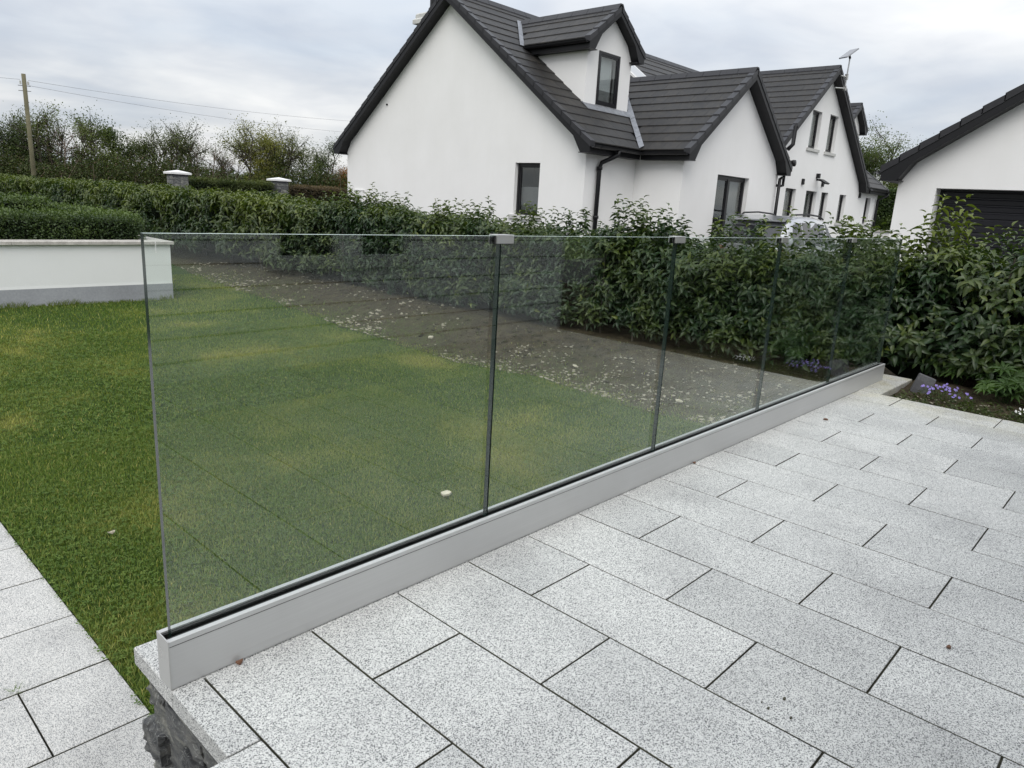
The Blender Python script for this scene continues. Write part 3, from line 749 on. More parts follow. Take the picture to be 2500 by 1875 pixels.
def under_B(p): return p[2] < 4.24-TAN*abs(p[0]-14.95)-0.10 and 12.3 < p[0] < 17.6 and p[1] > 6.2
def under_C(p): return p[2] < ZR-TAN*abs(p[0]-XC)-0.10 and p[1] < 11.6 and 18 < p[0] < 27.2
def in_d1(p): return abs(p[0]-12.75) < 0.70 and 8.45 < p[1] and p[2] < 4.45
def skipA(p):
    if under_B(p) or under_C(p): return True
    if p[1] < 7.62 and 12.6 < p[0] < 26.75: return True
    if p[1] > YR_: return p[0] > 12.2
    return False
FA = Frame(10.75, YR_, (1, 0), (0, -1))
roofA = gable_roof(house, FA, 4.31, ZR, TAN, XEND+.25-10.75, 17, skip=skipA, two_ends=True, gut_len=(None, 1.75), zsof=2.20, spans=[(0.02, 1.9, 4.28), (1.9, 6.6, 3.9), (6.6, 7.8, 4.0), (7.8, 16.0, 3.9), (16.0, 18.25, 4.28)])
FB = Frame(14.95, 6.05, (0, 1), (1, 0))
def main_z(p): return ZR-TAN*abs(p[1]-YR_)
roofB = gable_roof(house, FB, 2.47, 4.24, TAN, 4.1, 10, skip=lambda p: p[2] < main_z(p)-0.03, ridge_to=3.75, gut_len=(1.15, 1.15), zsof=2.20)
FC = Frame(XC, 7.20, (0, 1), (1, 0))
roofC = gable_roof(house, FC, 4.30, ZR, TAN, 4.28, 17, skip=lambda p: p[2] < main_z(p)-0.03 or under_B(p), gut=(0, 0), zsof=2.20)
# right hand gutter of the main roof
mb = MB(); ze = ZR-TAN*4.31
arc = [(7.14+.058*math.cos(math.pi*i/8), ze-.035-.058*math.sin(math.pi*i/8)) for i in range(9)]; arc2 = [(7.14+.052*math.cos(math.pi*i/8), ze-.035-.052*math.sin(math.pi*i/8)) for i in range(9)][::-1]
mb.prism([(27.0, y, z) for y, z in arc+arc2], [(28.98, y, z) for y, z in arc+arc2]); mb.box(27.0, 28.95, 7.19, 7.21, 2.20, ze-.03); mb.box(27.0, 28.95, 7.21, 7.46, 2.20, 2.215)
mb.obj('gutter', M_BLACK, roofA)

# windows of the house
PA = lambda u, z, d: (XA+d, u, z)
PB = lambda u, z, d: (u, YBF+d, z)
PC = lambda u, z, d: (u, WR+d, z)
window(house, PA, 8.63, 9.33, 0.95, 2.02, 0.09, blind=[(0, 1, 0.0, 0.55, M_CURTGREY)], sill=True)
window(house, PB, 14.2, 15.72, -0.30, 2.035, 0.10, mull=(14.93,), sill=False, name='glazed_door', fr=0.07, blind=[(0.0, 0.22, 0, 0.9, M_CURTAIN), (0.60, 0.98, 0, 1, M_CURTGREY)])
for (a, b, c, d), bl in zip(hC, ([(0, 1, 0, 1, M_CURTGREY)], [(0, 1, 0, 1, M_CURTGREY)], [(0, .5, 0, 1, M_CURTGREY)], [(.3, .8, 0, 1, M_CURTGREY)], [(0, .6, 0, 1, M_CURTGREY)], [(0, 1, 0, .9, M_CURTGREY)], [(0, 1, 0, .9, M_CURTGREY)])):
    window(house, PC, a, b, c, d, 0.10, sill=(c > 1), blind=bl, name='window' if c > 0 else 'glazed_door')

# dormers
def dormer(cx_, with_tiles=True):
    yf, hw = 8.36, 0.79; zt = 4.33; zrd = 5.27; td = 0.77; half = 1.0
    d = MB()
    yb = lambda z: YR_-(ZR-z)/TAN                        # where the main roof reaches height z
    zbase = lambda y: ZR-TAN*(YR_-y)
    # front
    pf = [(cx_-hw, zbase(yf)-.05), (cx_+hw, zbase(yf)-.05), (cx_+hw, zrd-.06-td*hw), (cx_, zrd-.06), (cx_-hw, zrd-.06-td*hw)]
    hole = [(cx_-.40, cx_+.36, 3.32, 4.38)]
    wall_panel(pf, hole, lambda u, z: (u, yf, z), lambda u, z: (u, yf+.05, z), d)
    for sx in (-1, 1):
        zt2 = zrd-.06-td*hw
        d.add([(cx_+sx*hw, yf, zbase(yf)-.05), (cx_+sx*hw, yf, zt2), (cx_+sx*hw, yb(zt2), zt2)], [(0, 1, 2)])
    d.obj('dormer_wall', M_WHITE, house)
    Fd = Frame(cx_, 8.16, (0, 1), (1, 0))
    gable_roof(house, Fd, half, zrd, td, 2.95, 4, ov=0.20, skip=lambda p: p[2] < main_z(p)-0.03, ridge_to=2.8, boxw=0.20, zsof=4.31, gut_len=(1.75, 1.75), barge=0.085)
    Pd = lambda u, z, dd: (u, yf-.015+dd, z)
    window(house, Pd, cx_-.40, cx_+.36, 3.32, 4.38, 0.0, sill=False, blind=[(0, 1, 0.30, 1.0, M_CURTAIN), (0.0, 1, 0.0, 0.30, M_CURTGREY), (0.80, 0.9, 0, 1, M_CAP)])
    # lead apron and side flashings
    n_ = lambda y, dz: zbase(y)+dz; l = MB()
    l.prism([(cx_-hw-.05, yf-.17, n_(yf-.17, .028)), (cx_+hw+.10, yf-.17, n_(yf-.17, .028)), (cx_+hw+.10, yf+.03, n_(yf+.03, .03)), (cx_-hw-.05, yf+.03, n_(yf+.03, .03))],
            [(cx_-hw-.05, yf-.17, n_(yf-.17, .036)), (cx_+hw+.10, yf-.17, n_(yf-.17, .036)), (cx_+hw+.10, yf+.03, n_(yf+.03, .042)), (cx_-hw-.05, yf+.03, n_(yf+.03, .042))])
    l.obj('lead_apron', M_LEAD, house)
    for sx in (-1, 1):
        l = MB()
        y0, y1 = YR_-(ZR-4.50)/TAN-.05, YR_-(ZR-zrd)/TAN
        x0, x1 = cx_+sx*half, cx_
        l.prism([(x0-sx*0-.0, y0, n_(y0, .034)), (x0+sx*.14, y0, n_(y0, .034)), (x1+sx*.14, y1, n_(y1, .034)), (x1, y1, n_(y1, .034))],
                [(x0, y0, n_(y0, .044)), (x0+sx*.14, y0, n_(y0, .044)), (x1+sx*.14, y1, n_(y1, .044)), (x1, y1, n_(y1, .044))])
        l.obj('lead_flashing', M_LEAD, house)
dormer(12.74)
dormer(27.65)
# lead valleys between the main roof and gable B
mb = MB()
for sx in (-1, 1):
    p0 = (14.95+sx*2.47, YR_-(ZR-(4.24-TAN*2.47))/TAN); p1 = (14.95, YR_-(ZR-4.24)/TAN)
    for k in range(8):
        f0, f1 = k/8, (k+1)/8-0.004
        q0 = (p0[0]+(p1[0]-p0[0])*f0, p0[1]+(p1[1]-p0[1])*f0); q1 = (p0[0]+(p1[0]-p0[0])*f1, p0[1]+(p1[1]-p0[1])*f1)
        w = 0.085; zf = lambda x, y: max(ZR-TAN*(YR_-y), 4.24-TAN*abs(x-14.95))+0.034
        a = [(q0[0]+sx*w, q0[1]), (q0[0]-sx*w, q0[1]), (q1[0]-sx*w, q1[1]), (q1[0]+sx*w, q1[1])]
        mb.prism([(x, y, zf(x, y)) for x, y in a], [(x, y, zf(x, y)+.008+.004*(k % 2)) for x, y in a])
mb.obj('valley_flashing', M_LEAD, house)
# skylight behind gable B, chimney, pipes, lamp and vents
zf = lambda y: ZR-TAN*(YR_-y)
mb = MB(); a = [(16.0, 9.75), (16.75, 9.75), (16.75, 10.55), (16.0, 10.55)]
mb.prism([(x, y, zf(y)) for x, y in a], [(x, y, zf(y)+.09) for x, y in a]); sk = mb.obj('skylight', M_CAP, house)
a = [(16.06, 9.82), (16.69, 9.82), (16.69, 10.48), (16.06, 10.48)]
MB().prism([(x, y, zf(y)+.091) for x, y in a], [(x, y, zf(y)+.097) for x, y in a]).obj('pane', M_STEEL, sk)
mb = MB(); mb.box(11.34, 12.05, 12.55, 13.12, 4.2, 5.20); ch = mb.obj('chimney', M_WHITE, house)
MB().cbox(11.26, 12.12, 12.43, 13.20, 5.202, 5.32, 0.03).obj('chimney_band', M_SILL, ch)
MB().cbox(11.31, 12.08, 12.47, 13.15, 5.322, 5.44, 0.03).obj('chimney_top', M_SILL, ch)
MB().tube([(11.62, 12.80, 5.42), (11.62, 12.80, 5.75)], 0.13, 12).obj('chimney_pot', M_BLACK, ch)
# downpipes
def pipe(pts, r=0.036, name='downpipe', clips=(), parent=house, mat=M_BLACK):
    mb = MB(); mb.tube(pts, r, 10)
    for c in clips: mb.tube([(c[0], c[1], c[2]-.03), (c[0], c[1], c[2]+.03)], r+.014, 10)
    return mb.obj(name, mat, parent, True)
pipe([(11.62, 7.13, 2.30), (11.62, 7.13, 2.22), (11.42, 7.38, 2.06), (11.38, 7.39, 1.95), (11.38, 7.39, GZ)], 0.045, clips=[(11.38, 7.39, 1.0), (11.38, 7.39, 1.95)])
pipe([(17.34, 6.23, 2.15), (17.20, 6.22, 2.12), (17.20, 6.22, GZ)], 0.04, clips=[(17.20, 6.22, 1.2)])
pipe([(17.42, 6.60, 2.28), (17.42, 6.60, 1.98), (17.20, 6.24, 1.96)], 0.035)
pipe([(17.42, 6.22, 2.25), (17.42, 6.22, 1.97), (17.20, 6.22, 1.95)], 0.035)
pipe([(28.86, 7.14, 2.28), (28.86, 7.14, 2.20), (28.62, 7.38, 2.02), (28.60, 7.39, GZ)], 0.045, clips=[(28.6, 7.39, 1.0)])
pipe([(19.5, 7.12, 3.02), (19.62, 7.05, 3.16), (19.64, 7.05, 3.62), (19.66, 7.05, 3.66)], 0.055, 'soil_pipe', clips=[(19.66, 7.05, 3.62)])
mb = MB(); mb.tube([(19.97, 7.46, 2.69), (19.97, 7.12, 2.69)], 0.075, 14).tube([(19.97, 7.13, 2.69), (19.97, 7.06, 2.69)], 0.088, 14); mb.obj('flue_pipe', M_BLACK, house, True)
for (x, z) in ((21.62, 2.28), (23.19, 2.30), (26.75, 2.11)):
    mb = MB(); mb.cbox(x-.06, x+.06, WR-.05, WR-.002, z-.085, z+.085)
    for k in range(3): mb.box(x-.05, x+.05, WR-.062, WR-.05, z-.06+k*.045, z-.045+k*.045)
    mb.obj('wall_vent', M_BLACK, house)
mb = MB(); mb.box(22.62, 22.72, WR-.10, WR-.002, 2.44, 2.58); mb.tube([(22.67, WR-.02, 2.40), (22.67, WR-.20, 2.38)], .03)
mb.prism([(22.50, WR-.34, 2.27), (22.86, WR-.34, 2.27), (22.86, WR-.14, 2.38), (22.50, WR-.14, 2.38)], [(22.50, WR-.36, 2.31), (22.86, WR-.36, 2.31), (22.86, WR-.16, 2.42), (22.50, WR-.16, 2.42)])
fl = mb.obj('floodlight', M_BLACK, house)
MB().prism([(22.53, WR-.333, 2.266), (22.83, WR-.333, 2.266), (22.83, WR-.155, 2.365), (22.53, WR-.155, 2.365)], [(22.53, WR-.335, 2.272), (22.83, WR-.335, 2.272), (22.83, WR-.157, 2.371), (22.53, WR-.157, 2.371)]).obj('lens', M_CURTAIN, fl)
MB().box(XA-.03, XA-.002, 14.78, 15.16, 0.85, 1.285).box(XA-.04, XA-.002, 14.76, 15.18, 1.286, 1.30).obj('meter_box', M_CAP, house)
MB().tube([(XA-.03, 13.8, 3.38), (XA+.02, 13.8, 3.38)], 0.022, 10).obj('overflow_pipe', M_BLACK, house)

# satellite internet dish on the apex of the far gable
dish = empty('satellite_dish', 'flat pale grey satellite dish on a tilted mast at the peak of the far gable', 'satellite dish')
mb = MB(); mb.tube([(22.88, 7.10, 5.0), (22.86, 7.08, 5.93)], 0.022, 8); mb.obj('mast', M_STEEL, dish)
mb = MB(); mb.tube([(22.88, 7.10, 5.06), (22.30, 7.17, 5.0)], 0.02, 6).tube([(22.88, 7.10, 5.38), (22.62, 7.17, 5.38)], 0.02, 6).box(22.84, 22.92, 7.06, 7.14, 5.30, 5.46).box(22.84, 22.92, 7.06, 7.14, 5.0, 5.12); mb.obj('bracket', M_STEEL, dish)
c0 = Vector((22.66, 7.05, 5.97)); ux = Vector((-0.73, -0.675, -0.105)).normalized(); uy = Vector((0.474, -0.611, 0.634)); uy = (uy-ux*uy.dot(ux)).normalized(); uz = ux.cross(uy)
cr = [(-.30, -.19), (.30, -.19), (.30, .19), (-.30, .19)]
mb = MB(); mb.prism([tuple(c0+ux*a+uy*b-uz*.0) for a, b in cr], [tuple(c0+ux*a*.98+uy*b*.98+uz*.035) for a, b in cr]); mb.obj('panel', M_PLINTH, dish)
MB().tube([(22.86, 7.08, 5.90), tuple(c0-uz*.01)], 0.035, 8).obj('neck', M_BLACK, dish)

# ================================================================== GARAGE
gar = empty('garage', 'white rendered garage with a black sectional door at the right behind the hedge', 'garage')
XG = 12.5; GW, GE = 2.17, -3.97; GC = -0.90; TG = 0.67; ZG = 4.27
mb = MB(); zt = lambda y: ZG-.06-TG*abs(y-GC)
wall_panel([(GE, GZ), (GW, GZ), (GW, zt(GW)), (GC, zt(GC)), (GE, zt(GE))], [(-2.9, 1.60, GZ, 1.785)], lambda u, z: (XG, u, z), lambda u, z: (XG+.28, u, z), mb)
mb.add([(XG, GW, GZ), (XG+7, GW, GZ), (XG+7, GW, zt(GW)), (XG, GW, zt(GW))], [(0, 1, 2, 3)])
mb.add([(XG, GE, GZ), (XG+7, GE, GZ), (XG+7, GE, zt(GE)), (XG, GE, zt(GE))], [(0, 1, 2, 3)])
mb.add([(XG+7, GW, GZ), (XG+7, GE, GZ), (XG+7, GE, zt(GE)), (XG+7, GC, zt(GC)), (XG+7, GW, zt(GW))], [(0, 1, 2, 3, 4)])
mb.obj('wall', M_WHITE, gar)
gable_roof(gar, Frame(12.25, GC, (1, 0), (0, -1)), 3.30, ZG, TG, 7.5, 13, zsof=1.87, boxw=0.26, barge=0.11, tiles=(1, 1))
m, t, b = new_mat('garage_door_navy_black'); setc(b, (0.012, 0.012, 0.016), 0.42, 0.5); M_GDOOR = m
door = MB().box(XG+.285, XG+.30, -2.9, 1.60, GZ, 1.785).obj('garage_door', M_GDOOR, gar)
z = GZ+.01
while z < 1.75:
    h = 0.105
    MB().prism([(XG+.284, -2.88, z), (XG+.284, 1.585, z), (XG+.284, 1.585, z+h-.012), (XG+.284, -2.88, z+h-.012)],
               [(XG+.272, -2.88, z+.012), (XG+.272, 1.585, z+.012), (XG+.266, 1.585, z+h-.030), (XG+.266, -2.88, z+h-.030)]).obj('door_slat', M_GDOOR, door)
    z += h

# tiles -> nearest as objects, the rest joined
tile_list.sort(key=lambda q: q[0])
houser = set()
per = {}
rest = {}
for d, bot, top, roof in tile_list:
    root = roof.parent
    k = per.get(root.name, 0)
    vis_ok = not (root is gar and np.mean([p[1] for p in top]) < 1.0)
    if k < 300 and vis_ok:
        per[root.name] = k+1; MB().prism(bot, top).obj('roof_tile', M_TILE, roof)
    else:
        rest.setdefault(roof.name, (roof, MB()))[1].prism(bot, top)
for rn, (roof, mb) in rest.items(): tag(mb.obj('roof_tiles', M_TILE, roof), kind='stuff')

# ================================================================== CAR
m, t, b = new_mat('silver_car_paint'); setc(b, (0.42, 0.43, 0.45), 0.28, 0.6, 0.7); b.inputs['Coat Weight'].default_value = 1.0; b.inputs['Coat Roughness'].default_value = 0.05; M_PAINT = m
m, t, b = new_mat('dark_car_glass'); setc(b, (0.02, 0.022, 0.025), 0.04, 0.8); M_CGLASS = m
m, t, b = new_mat('red_lamp'); setc(b, (0.35, 0.02, 0.015), 0.2, 0.6); M_LAMP = m
car = empty('parked_car', 'silver estate car with black roof rails parked behind the hedge by the house', 'car')
CX0, CY, CZ = 13.9, 5.25, -0.37; LEN = 4.35; HT = 1.62
# stations along the car: (x, z_bottom, z_belt, z_top, half_w_body, half_w_top)
st = [(0.00, .42, .80, .86, .74, .70), (0.06, .30, .95, 1.00, .86, .74), (0.30, .24, 1.00, 1.42, .89, .62), (0.50, .22, 1.00, 1.56, .90, .60), (0.95, .20, .99, 1.61, .91, .62), (1.7, .20, .98, 1.62, .91, .63),
      (2.35, .20, .97, 1.59, .91, .61), (2.75, .20, .96, 1.40, .91, .60), (3.15, .20, .96, 1.05, .90, .66), (3.7, .22, .90, .95, .88, .62), (4.15, .26, .78, .84, .82, .60), (4.35, .36, .66, .70, .70, .5)]
V = []; F = []; mi = []
st = [(a, b, c, d, e*.9, f*.95) for a, b, c, d, e, f in st]
for (x, zb_, zl, zt_, hb, ht) in st:
    sec = [(-hb*.86, zb_), (-hb, zb_+.18), (-hb, zl-.10), (-hb*.965, zl), (-ht-.02, zt_-.055), (-ht*.80, zt_-.008), (0, zt_), (ht*.80, zt_-.008), (ht+.02, zt_-.055), (hb*.965, zl), (hb, zl-.10), (hb, zb_+.18), (hb*.86, zb_)]
    V += [(CX0+x, CY+y, CZ+z_) for y, z_ in sec]
k = 13
for i in range(len(st)-1):
    for j_ in range(k-1): F.append((i*k+j_, i*k+j_+1, (i+1)*k+j_+1, (i+1)*k+j_)); mi.append(0)
F.append(tuple(range(k))); F.append(tuple(range((len(st)-1)*k, len(st)*k))[::-1]); mi += [0, 0]
body = mesh_obj('body', V, F, M_PAINT, car, True, mi)
def side_glass(sy, xs):
    mb = MB()
    def pt(x, f):
        x_ = [q[0] for q in st]; hb = np.interp(x, x_, [q[4] for q in st]); ht = np.interp(x, x_, [q[5] for q in st]); zl = np.interp(x, x_, [q[2] for q in st]); zt_ = np.interp(x, x_, [q[3] for q in st])
        y0, z0 = hb*.965, zl; y1, z1 = ht+.02, zt_-.055
        return (CX0+x, CY+sy*(y0+(y1-y0)*f+.006), CZ+z0+(z1-z0)*f)
    xa_, xb_ = xs
    pts = [pt(xa_, .06), pt(xb_, .06), pt(xb_, .88), pt(xa_, .88)] if xb_ < 2.3 else [pt(xa_, .06), pt(2.95, .06), pt(2.42, .88), pt(xa_, .88)]
    if xa_ < .4: pts = [pt(.42, .06), pt(xb_, .06), pt(xb_, .88), pt(.60, .85)]
    pi = [(p[0], p[1]-sy*.02, p[2]) for p in pts]
    mb.prism(pi, pts); return mb.obj('side_window', M_CGLASS, car)
for sy in (-1, 1):
    side_glass(sy, (0.35, 0.98)); side_glass(sy, (1.04, 1.86)); side_glass(sy, (1.93, 2.6))
    mb = MB(); mb.tube([(CX0+.55, CY+sy*.54, CZ+1.565), (CX0+.72, CY+sy*.54, CZ+1.635), (CX0+1.5, CY+sy*.57, CZ+1.665), (CX0+2.2, CY+sy*.54, CZ+1.64), (CX0+2.42, CY+sy*.55, CZ+1.575)], 0.018, 8); mb.obj('roof_rail', M_BLACK, car, True)
    mb = MB(); mb.box(CX0-.01, CX0+.10, CY+sy*.66-.10, CY+sy*.66+.10, CZ+.80, CZ+.92); mb.obj('rear_light', M_LAMP, car)
    mb = MB(); mb.cbox(CX0+2.75, CX0+2.90, CY+sy*.91-.08, CY+sy*.91+.08, CZ+.96, CZ+1.08, .02); mb.obj('wing_mirror', M_PAINT, car)
    mb = MB(); mb.cbox(CX0+4.05, CX0+4.28, CY+sy*.62-.14, CY+sy*.62+.14, CZ+.62, CZ+.74, .02); mb.obj('headlight', M_CGLASS, car)
    for wx in (0.85, 3.45):
        mb = MB(); mb.tube([(CX0+wx, CY+sy*.60, CZ+.33), (CX0+wx, CY+sy*.83, CZ+.33)], 0.33, 24); w_ = mb.obj('wheel', M_RUBBER, car, False)
        mb = MB(); mb.tube([(CX0+wx, CY+sy*.826, CZ+.33), (CX0+wx, CY+sy*.84, CZ+.33)], 0.21, 16); mb.obj('rim', M_STEEL, w_, False)
# rear window and spoiler
pt = [(CX0+.055, -.62, 1.02), (CX0+.055, .62, 1.02), (CX0+.30, .54, 1.38), (CX0+.30, -.54, 1.38)]
MB().prism([(x, CY+y, CZ+z) for x, y, z in pt], [(x-.02, CY+y, CZ+z+.004) for x, y, z in pt]).obj('rear_window', M_CGLASS, car)
pt = [(CX0+.20, -.60), (CX0+.20, .60), (CX0+.60, .60), (CX0+.60, -.60)]
MB().prism([(x, CY+y, CZ+(1.485 if x < CX0+.4 else 1.565)) for x, y in pt], [(x, CY+y, CZ+(1.515 if x < CX0+.4 else 1.60)) for x, y in pt]).obj('spoiler', M_PAINT, car)

# ================================================================== HOUSE BEHIND THE CAMERA (seen in the glass)
hb_ = empty('near_house', 'pale stone coursed house wall behind the terrace, seen only as a reflection in the glass', 'house')
mb = MB(); YW = -2.80
hl = [(-1.9, -1.0, -0.0, 2.1), (1.84, 2.30, 0.76, 2.1), (2.50, 2.95, 0.76, 2.1)]
wall_panel([(-4.5, -0.5), (4.85, -0.5), (4.85, 2.55), (-4.5, 2.55)], hl, lambda u, z: (u, YW, z), lambda u, z: (u, YW-.10, z), mb)
mb.add([(4.85, YW, -.5), (4.85, YW-7, -.5), (4.85, YW-7, 2.55), (4.85, YW-3.5, 4.9), (4.85, YW, 2.55)], [(0, 1, 2, 3, 4)])
M_WHITE3 = render_white('white_render_near_house', (0.66, 0.66, 0.655))
hw_ = mb.obj('wall', M_WHITE3, hb_)
PW = lambda u, z, d: (u, YW-d, z)
for (a, b, c, d) in hl: window(hb_, PW, a, b, c, d, 0.09, sill=(c > .5), name='window' if c > .5 else 'glazed_door', blind=None)
z = 0.12
mb = MB()
while z < 2.5:
    prev = -4.5
    for h in sorted(hl): 
        if h[2] < z < h[3]: mb.box(prev, h[0], YW, YW+.004, z, z+.006); prev = h[1]
    mb.box(prev, 4.84, YW, YW+.004, z, z+.006); z += 0.15
mb.obj('course_line', M_MORTAR, hb_)
mb = MB(); mb.prism([(-4.8, YW+.35, 2.45), (5.1, YW+.35, 2.45), (5.1, YW-3.5, 5.2), (-4.8, YW-3.5, 5.2)], [(-4.8, YW+.35, 2.55), (5.1, YW+.35, 2.55), (5.1, YW-3.5, 5.3), (-4.8, YW-3.5, 5.3)])
mb.prism([(-4.8, YW-7.35, 2.45), (5.1, YW-7.35, 2.45), (5.1, YW-3.5, 5.2), (-4.8, YW-3.5, 5.2)], [(-4.8, YW-7.35, 2.55), (5.1, YW-7.35, 2.55), (5.1, YW-3.5, 5.3), (-4.8, YW-3.5, 5.3)])
mb.obj('roof', M_TILE, hb_)

# ================================================================== PLANTER WALL
pw = empty('planter_wall', 'long low white rendered planter wall with grey plinth and pale coping beyond the lawn', 'garden wall')
PY, PXE = 9.52, 3.80
def wall_strip(mb, z0, z1, off0, off1):
    # front face along X and return along +Y, flaring outward by off at each height
    for (za, zb2, oa, ob) in ((z0, z1, off0, off1),):
        mb.add([(-9, PY-oa, za), (PXE+oa, PY-oa, za), (PXE+ob, PY-ob, zb2), (-9, PY-ob, zb2)], [(0, 1, 2, 3)])
        mb.add([(PXE+oa, PY-oa, za), (PXE+oa, 13.5, za), (PXE+ob, 13.5, zb2), (PXE+ob, PY-ob, zb2)], [(0, 1, 2, 3)])
mb = MB(); wall_strip(mb, -0.225, 0.315, 0.0, 0.0); wall_strip(mb, -0.265, -0.225, 0.003, 0.0)
mb.add([(-9, PY-.003, -.265), (PXE+.003, PY-.003, -.265), (PXE-.02, PY+.02, -.265), (-9, PY+.02, -.265)], [(0, 1, 2, 3)])
mb.add([(-9, PY+.28, .315), (PXE-.28, PY+.28, .315), (PXE-.28, PY+.28, 0), (-9, PY+.28, 0)], [(0, 1, 2, 3)])
mb.obj('rendered_face', M_WHITE2, pw)
mb = MB(); wall_strip(mb, -0.62, -0.262, 0.004, 0.004); mb.obj('plinth', M_PLINTH, pw)
x = -9.0
while x < PXE-.4:
    x2 = min(x+0.9, PXE+.04); 
    if PXE+.04-x2 < .3: x2 = PXE+.04
    MB().cbox(x+.002, x2-.002, PY-.045, PY+.30, .316, .360, .004).obj('coping_slab', M_COPE, pw); x = x2
y = PY+.302
while y < 13.4:
    MB().cbox(PXE-.30, PXE+.04, y+.002, min(y+.9, 13.5)-.002, .316, .360, .004).obj('coping_slab', M_COPE, pw); y += .9
MB().box(-9, PXE-.30, PY+.29, 13.5, -.6, .28).obj('planter_soil', M_SOIL, pw)

# ================================================================== FOLIAGE
T_LAUREL = leaf_template(5, 0.38, 0.45, 1.0)
T_MED = leaf_template(4, 0.5, 0.50, 1.0)
T_SMALL = leaf_template(2, 0.4, 0.25, 1.0)
def shoots(P, A, nl, ln, leafL, leafW, droop, r_, spread=0.9):
    """P base, A axis unit (n,3), nl leaves each; returns arrays of leaves"""
    n = len(P); idx = np.repeat(np.arange(n), nl); k = np.tile(np.arange(nl), n)
    f = (k+0.5)/nl
    Ls = ln[idx]
    base = P[idx]+A[idx]*(f*Ls)[:, None]
    ref = np.where(np.abs(A[idx][:, 2:3]) < 0.9, np.array([[0, 0, 1.0]]), np.array([[1.0, 0, 0]]))
    U = unit(np.cross(A[idx], ref)); Vv = np.cross(A[idx], U)
    ang = k*2.399+r_.uniform(0, 6.28, n)[idx]+r_.normal(0, .25, n*nl)
    rad = U*np.cos(ang)[:, None]+Vv*np.sin(ang)[:, None]
    el = (0.15+0.75*f**1.5)*1.0+r_.normal(0, .15, n*nl)
    D = unit(rad*spread+A[idx]*el[:, None]+np.array([0, 0, -1.0])*droop+r_.normal(0, .22, (n*nl, 3)))
    low_ = np.clip(1.0-P[idx][:, 2:3]/.75, 0, 1)
    Nn = unit(A[idx]*0.8+np.array([0, 0, 0.6])+low_*np.array([-1.3, 0, -.3])-D*0.2+r_.normal(0, .18, (n*nl, 3)))
    Lf = leafL*(0.62+0.5*np.sin(np.pi*np.clip(f*0.8+0.15, 0, 1)))*r_.uniform(.8, 1.2, n*nl)
    return base, D, Nn, Lf, leafW*Lf/leafL, f, idx

hedge = empty('laurel_hedge', 'tall dark green laurel hedge crossing behind the glass fence and the lawn', 'hedge')
r_ = np.random.default_rng(5)
def front_x(y, z):
    fx = 5.92 + (fbm(y, z*1.3, 41, 1.4, 3)-.5)*0.42 + (z-0.5)**2*0.10
    fx = np.where(np.asarray(y) > 1, fx+0.10, fx)
    return fx
def top_z(y):
    t_ = np.interp(y, [-3, 0, 1, 2.3, 3.2, 9, 12], [.93, .95, .86, .84, .97, 1.04, 1.12])+(fbm(y, y*0+3, 55, 0.9, 3)-.5)*0.16
    return t_ + np.interp(y, [-3, -0.9, -.5, -.2, 0.15, 0.6, 0.9, 1.5, 2.2, 3, 3.6, 4.4, 7.9, 8.5, 9.2, 40], [.22, .20, -.04, .10, .02, -.02, .06, .04, .02, .04, -.06, -.04, .0, .05, -.04, .0])
def bot_z(y): return np.where(np.asarray(y) < 0.2, 0.02, np.interp(y, [0.2, 1, 5, 12, 30], [-.05, -.16, -.20, -.16, -.14]))
def make_shoots(ya, yb, dens, nl, leafL, leafW, tmplate, lsh=(.12, .27)):
    A_ = []; P_ = []
    hgt = 1.30; nfr = int((yb-ya)*hgt*dens)
    y = r_.uniform(ya, yb, nfr); u = r_.uniform(0, 1, nfr)
    z = bot_z(y)+u*(top_z(y)-bot_z(y)-.15)
    x = front_x(y, z)+np.abs(r_.normal(0, .13, nfr))
    P_.append(np.stack([x, y, z], 1)); A_.append(unit(np.stack([-0.55+r_.normal(0, .25, nfr), r_.normal(0, .35, nfr), 0.65+r_.normal(0, .25, nfr)], 1)))
    nt_ = int((yb-ya)*1.25*dens*0.9); y = r_.uniform(ya, yb, nt_); x = front_x(y, y*0+1.0)+r_.uniform(0, 1.25, nt_)
    z = top_z(y)-.20+(fbm(x, y, 77, 2.5, 3)-.5)*.10+r_.uniform(-.10, .03, nt_)
    P_.append(np.stack([x, y, z], 1)); A_.append(unit(np.stack([r_.normal(-.08, .22, nt_), r_.normal(0, .22, nt_), np.ones(nt_)], 1)))
    P = np.concatenate(P_); A = np.concatenate(A_)
    ln = r_.uniform(*lsh, len(P))
    return P, A, ln
# near part
P, A, ln = make_shoots(-3.2, 9.5, 150, 13, .10, .035, T_LAUREL)
# taller leaders that stand above the clipped top
LEAD = [(-.95, .38), (-.80, .30), (-.52, .10), (-.12, .30), (-.02, .34), (0.10, .22), (0.30, .10), (0.52, .05), (0.78, .22), (0.70, .16), (0.88, .16), (1.05, .05), (1.35, .25), (1.42, .16), (1.62, .10), (1.75, .24), (1.85, .14), (2.15, .10), (2.6, .18), (2.75, .16), (3.0, .12), (3.2, .20), (4.0, .08), (4.7, .10), (5.6, .12), (6.2, .10), (7.6, .16), (8.3, .14), (8.45, .24), (8.6, .16), (9.1, .06)]
lp, la, ll = [], [], []
for yy_, hh in LEAD:
    for q in range(5 if .85 < yy_ < 2.3 else 11):
        y0 = yy_+random.gauss(0, .10)
        lp.append((6.15+random.uniform(-.05, .5), y0, (.92 if yy_ > 3 or yy_ < .2 else .87)+hh*random.uniform(-.3, 1.0)-.05)); la.append((random.uniform(-.12, .05), random.uniform(-.12, .12), 1)); ll.append(random.uniform(.22, .30))
P = np.concatenate([P, np.array(lp)]); A = np.concatenate([A, unit(np.array(la))]); ln = np.concatenate([ln, np.array(ll)])
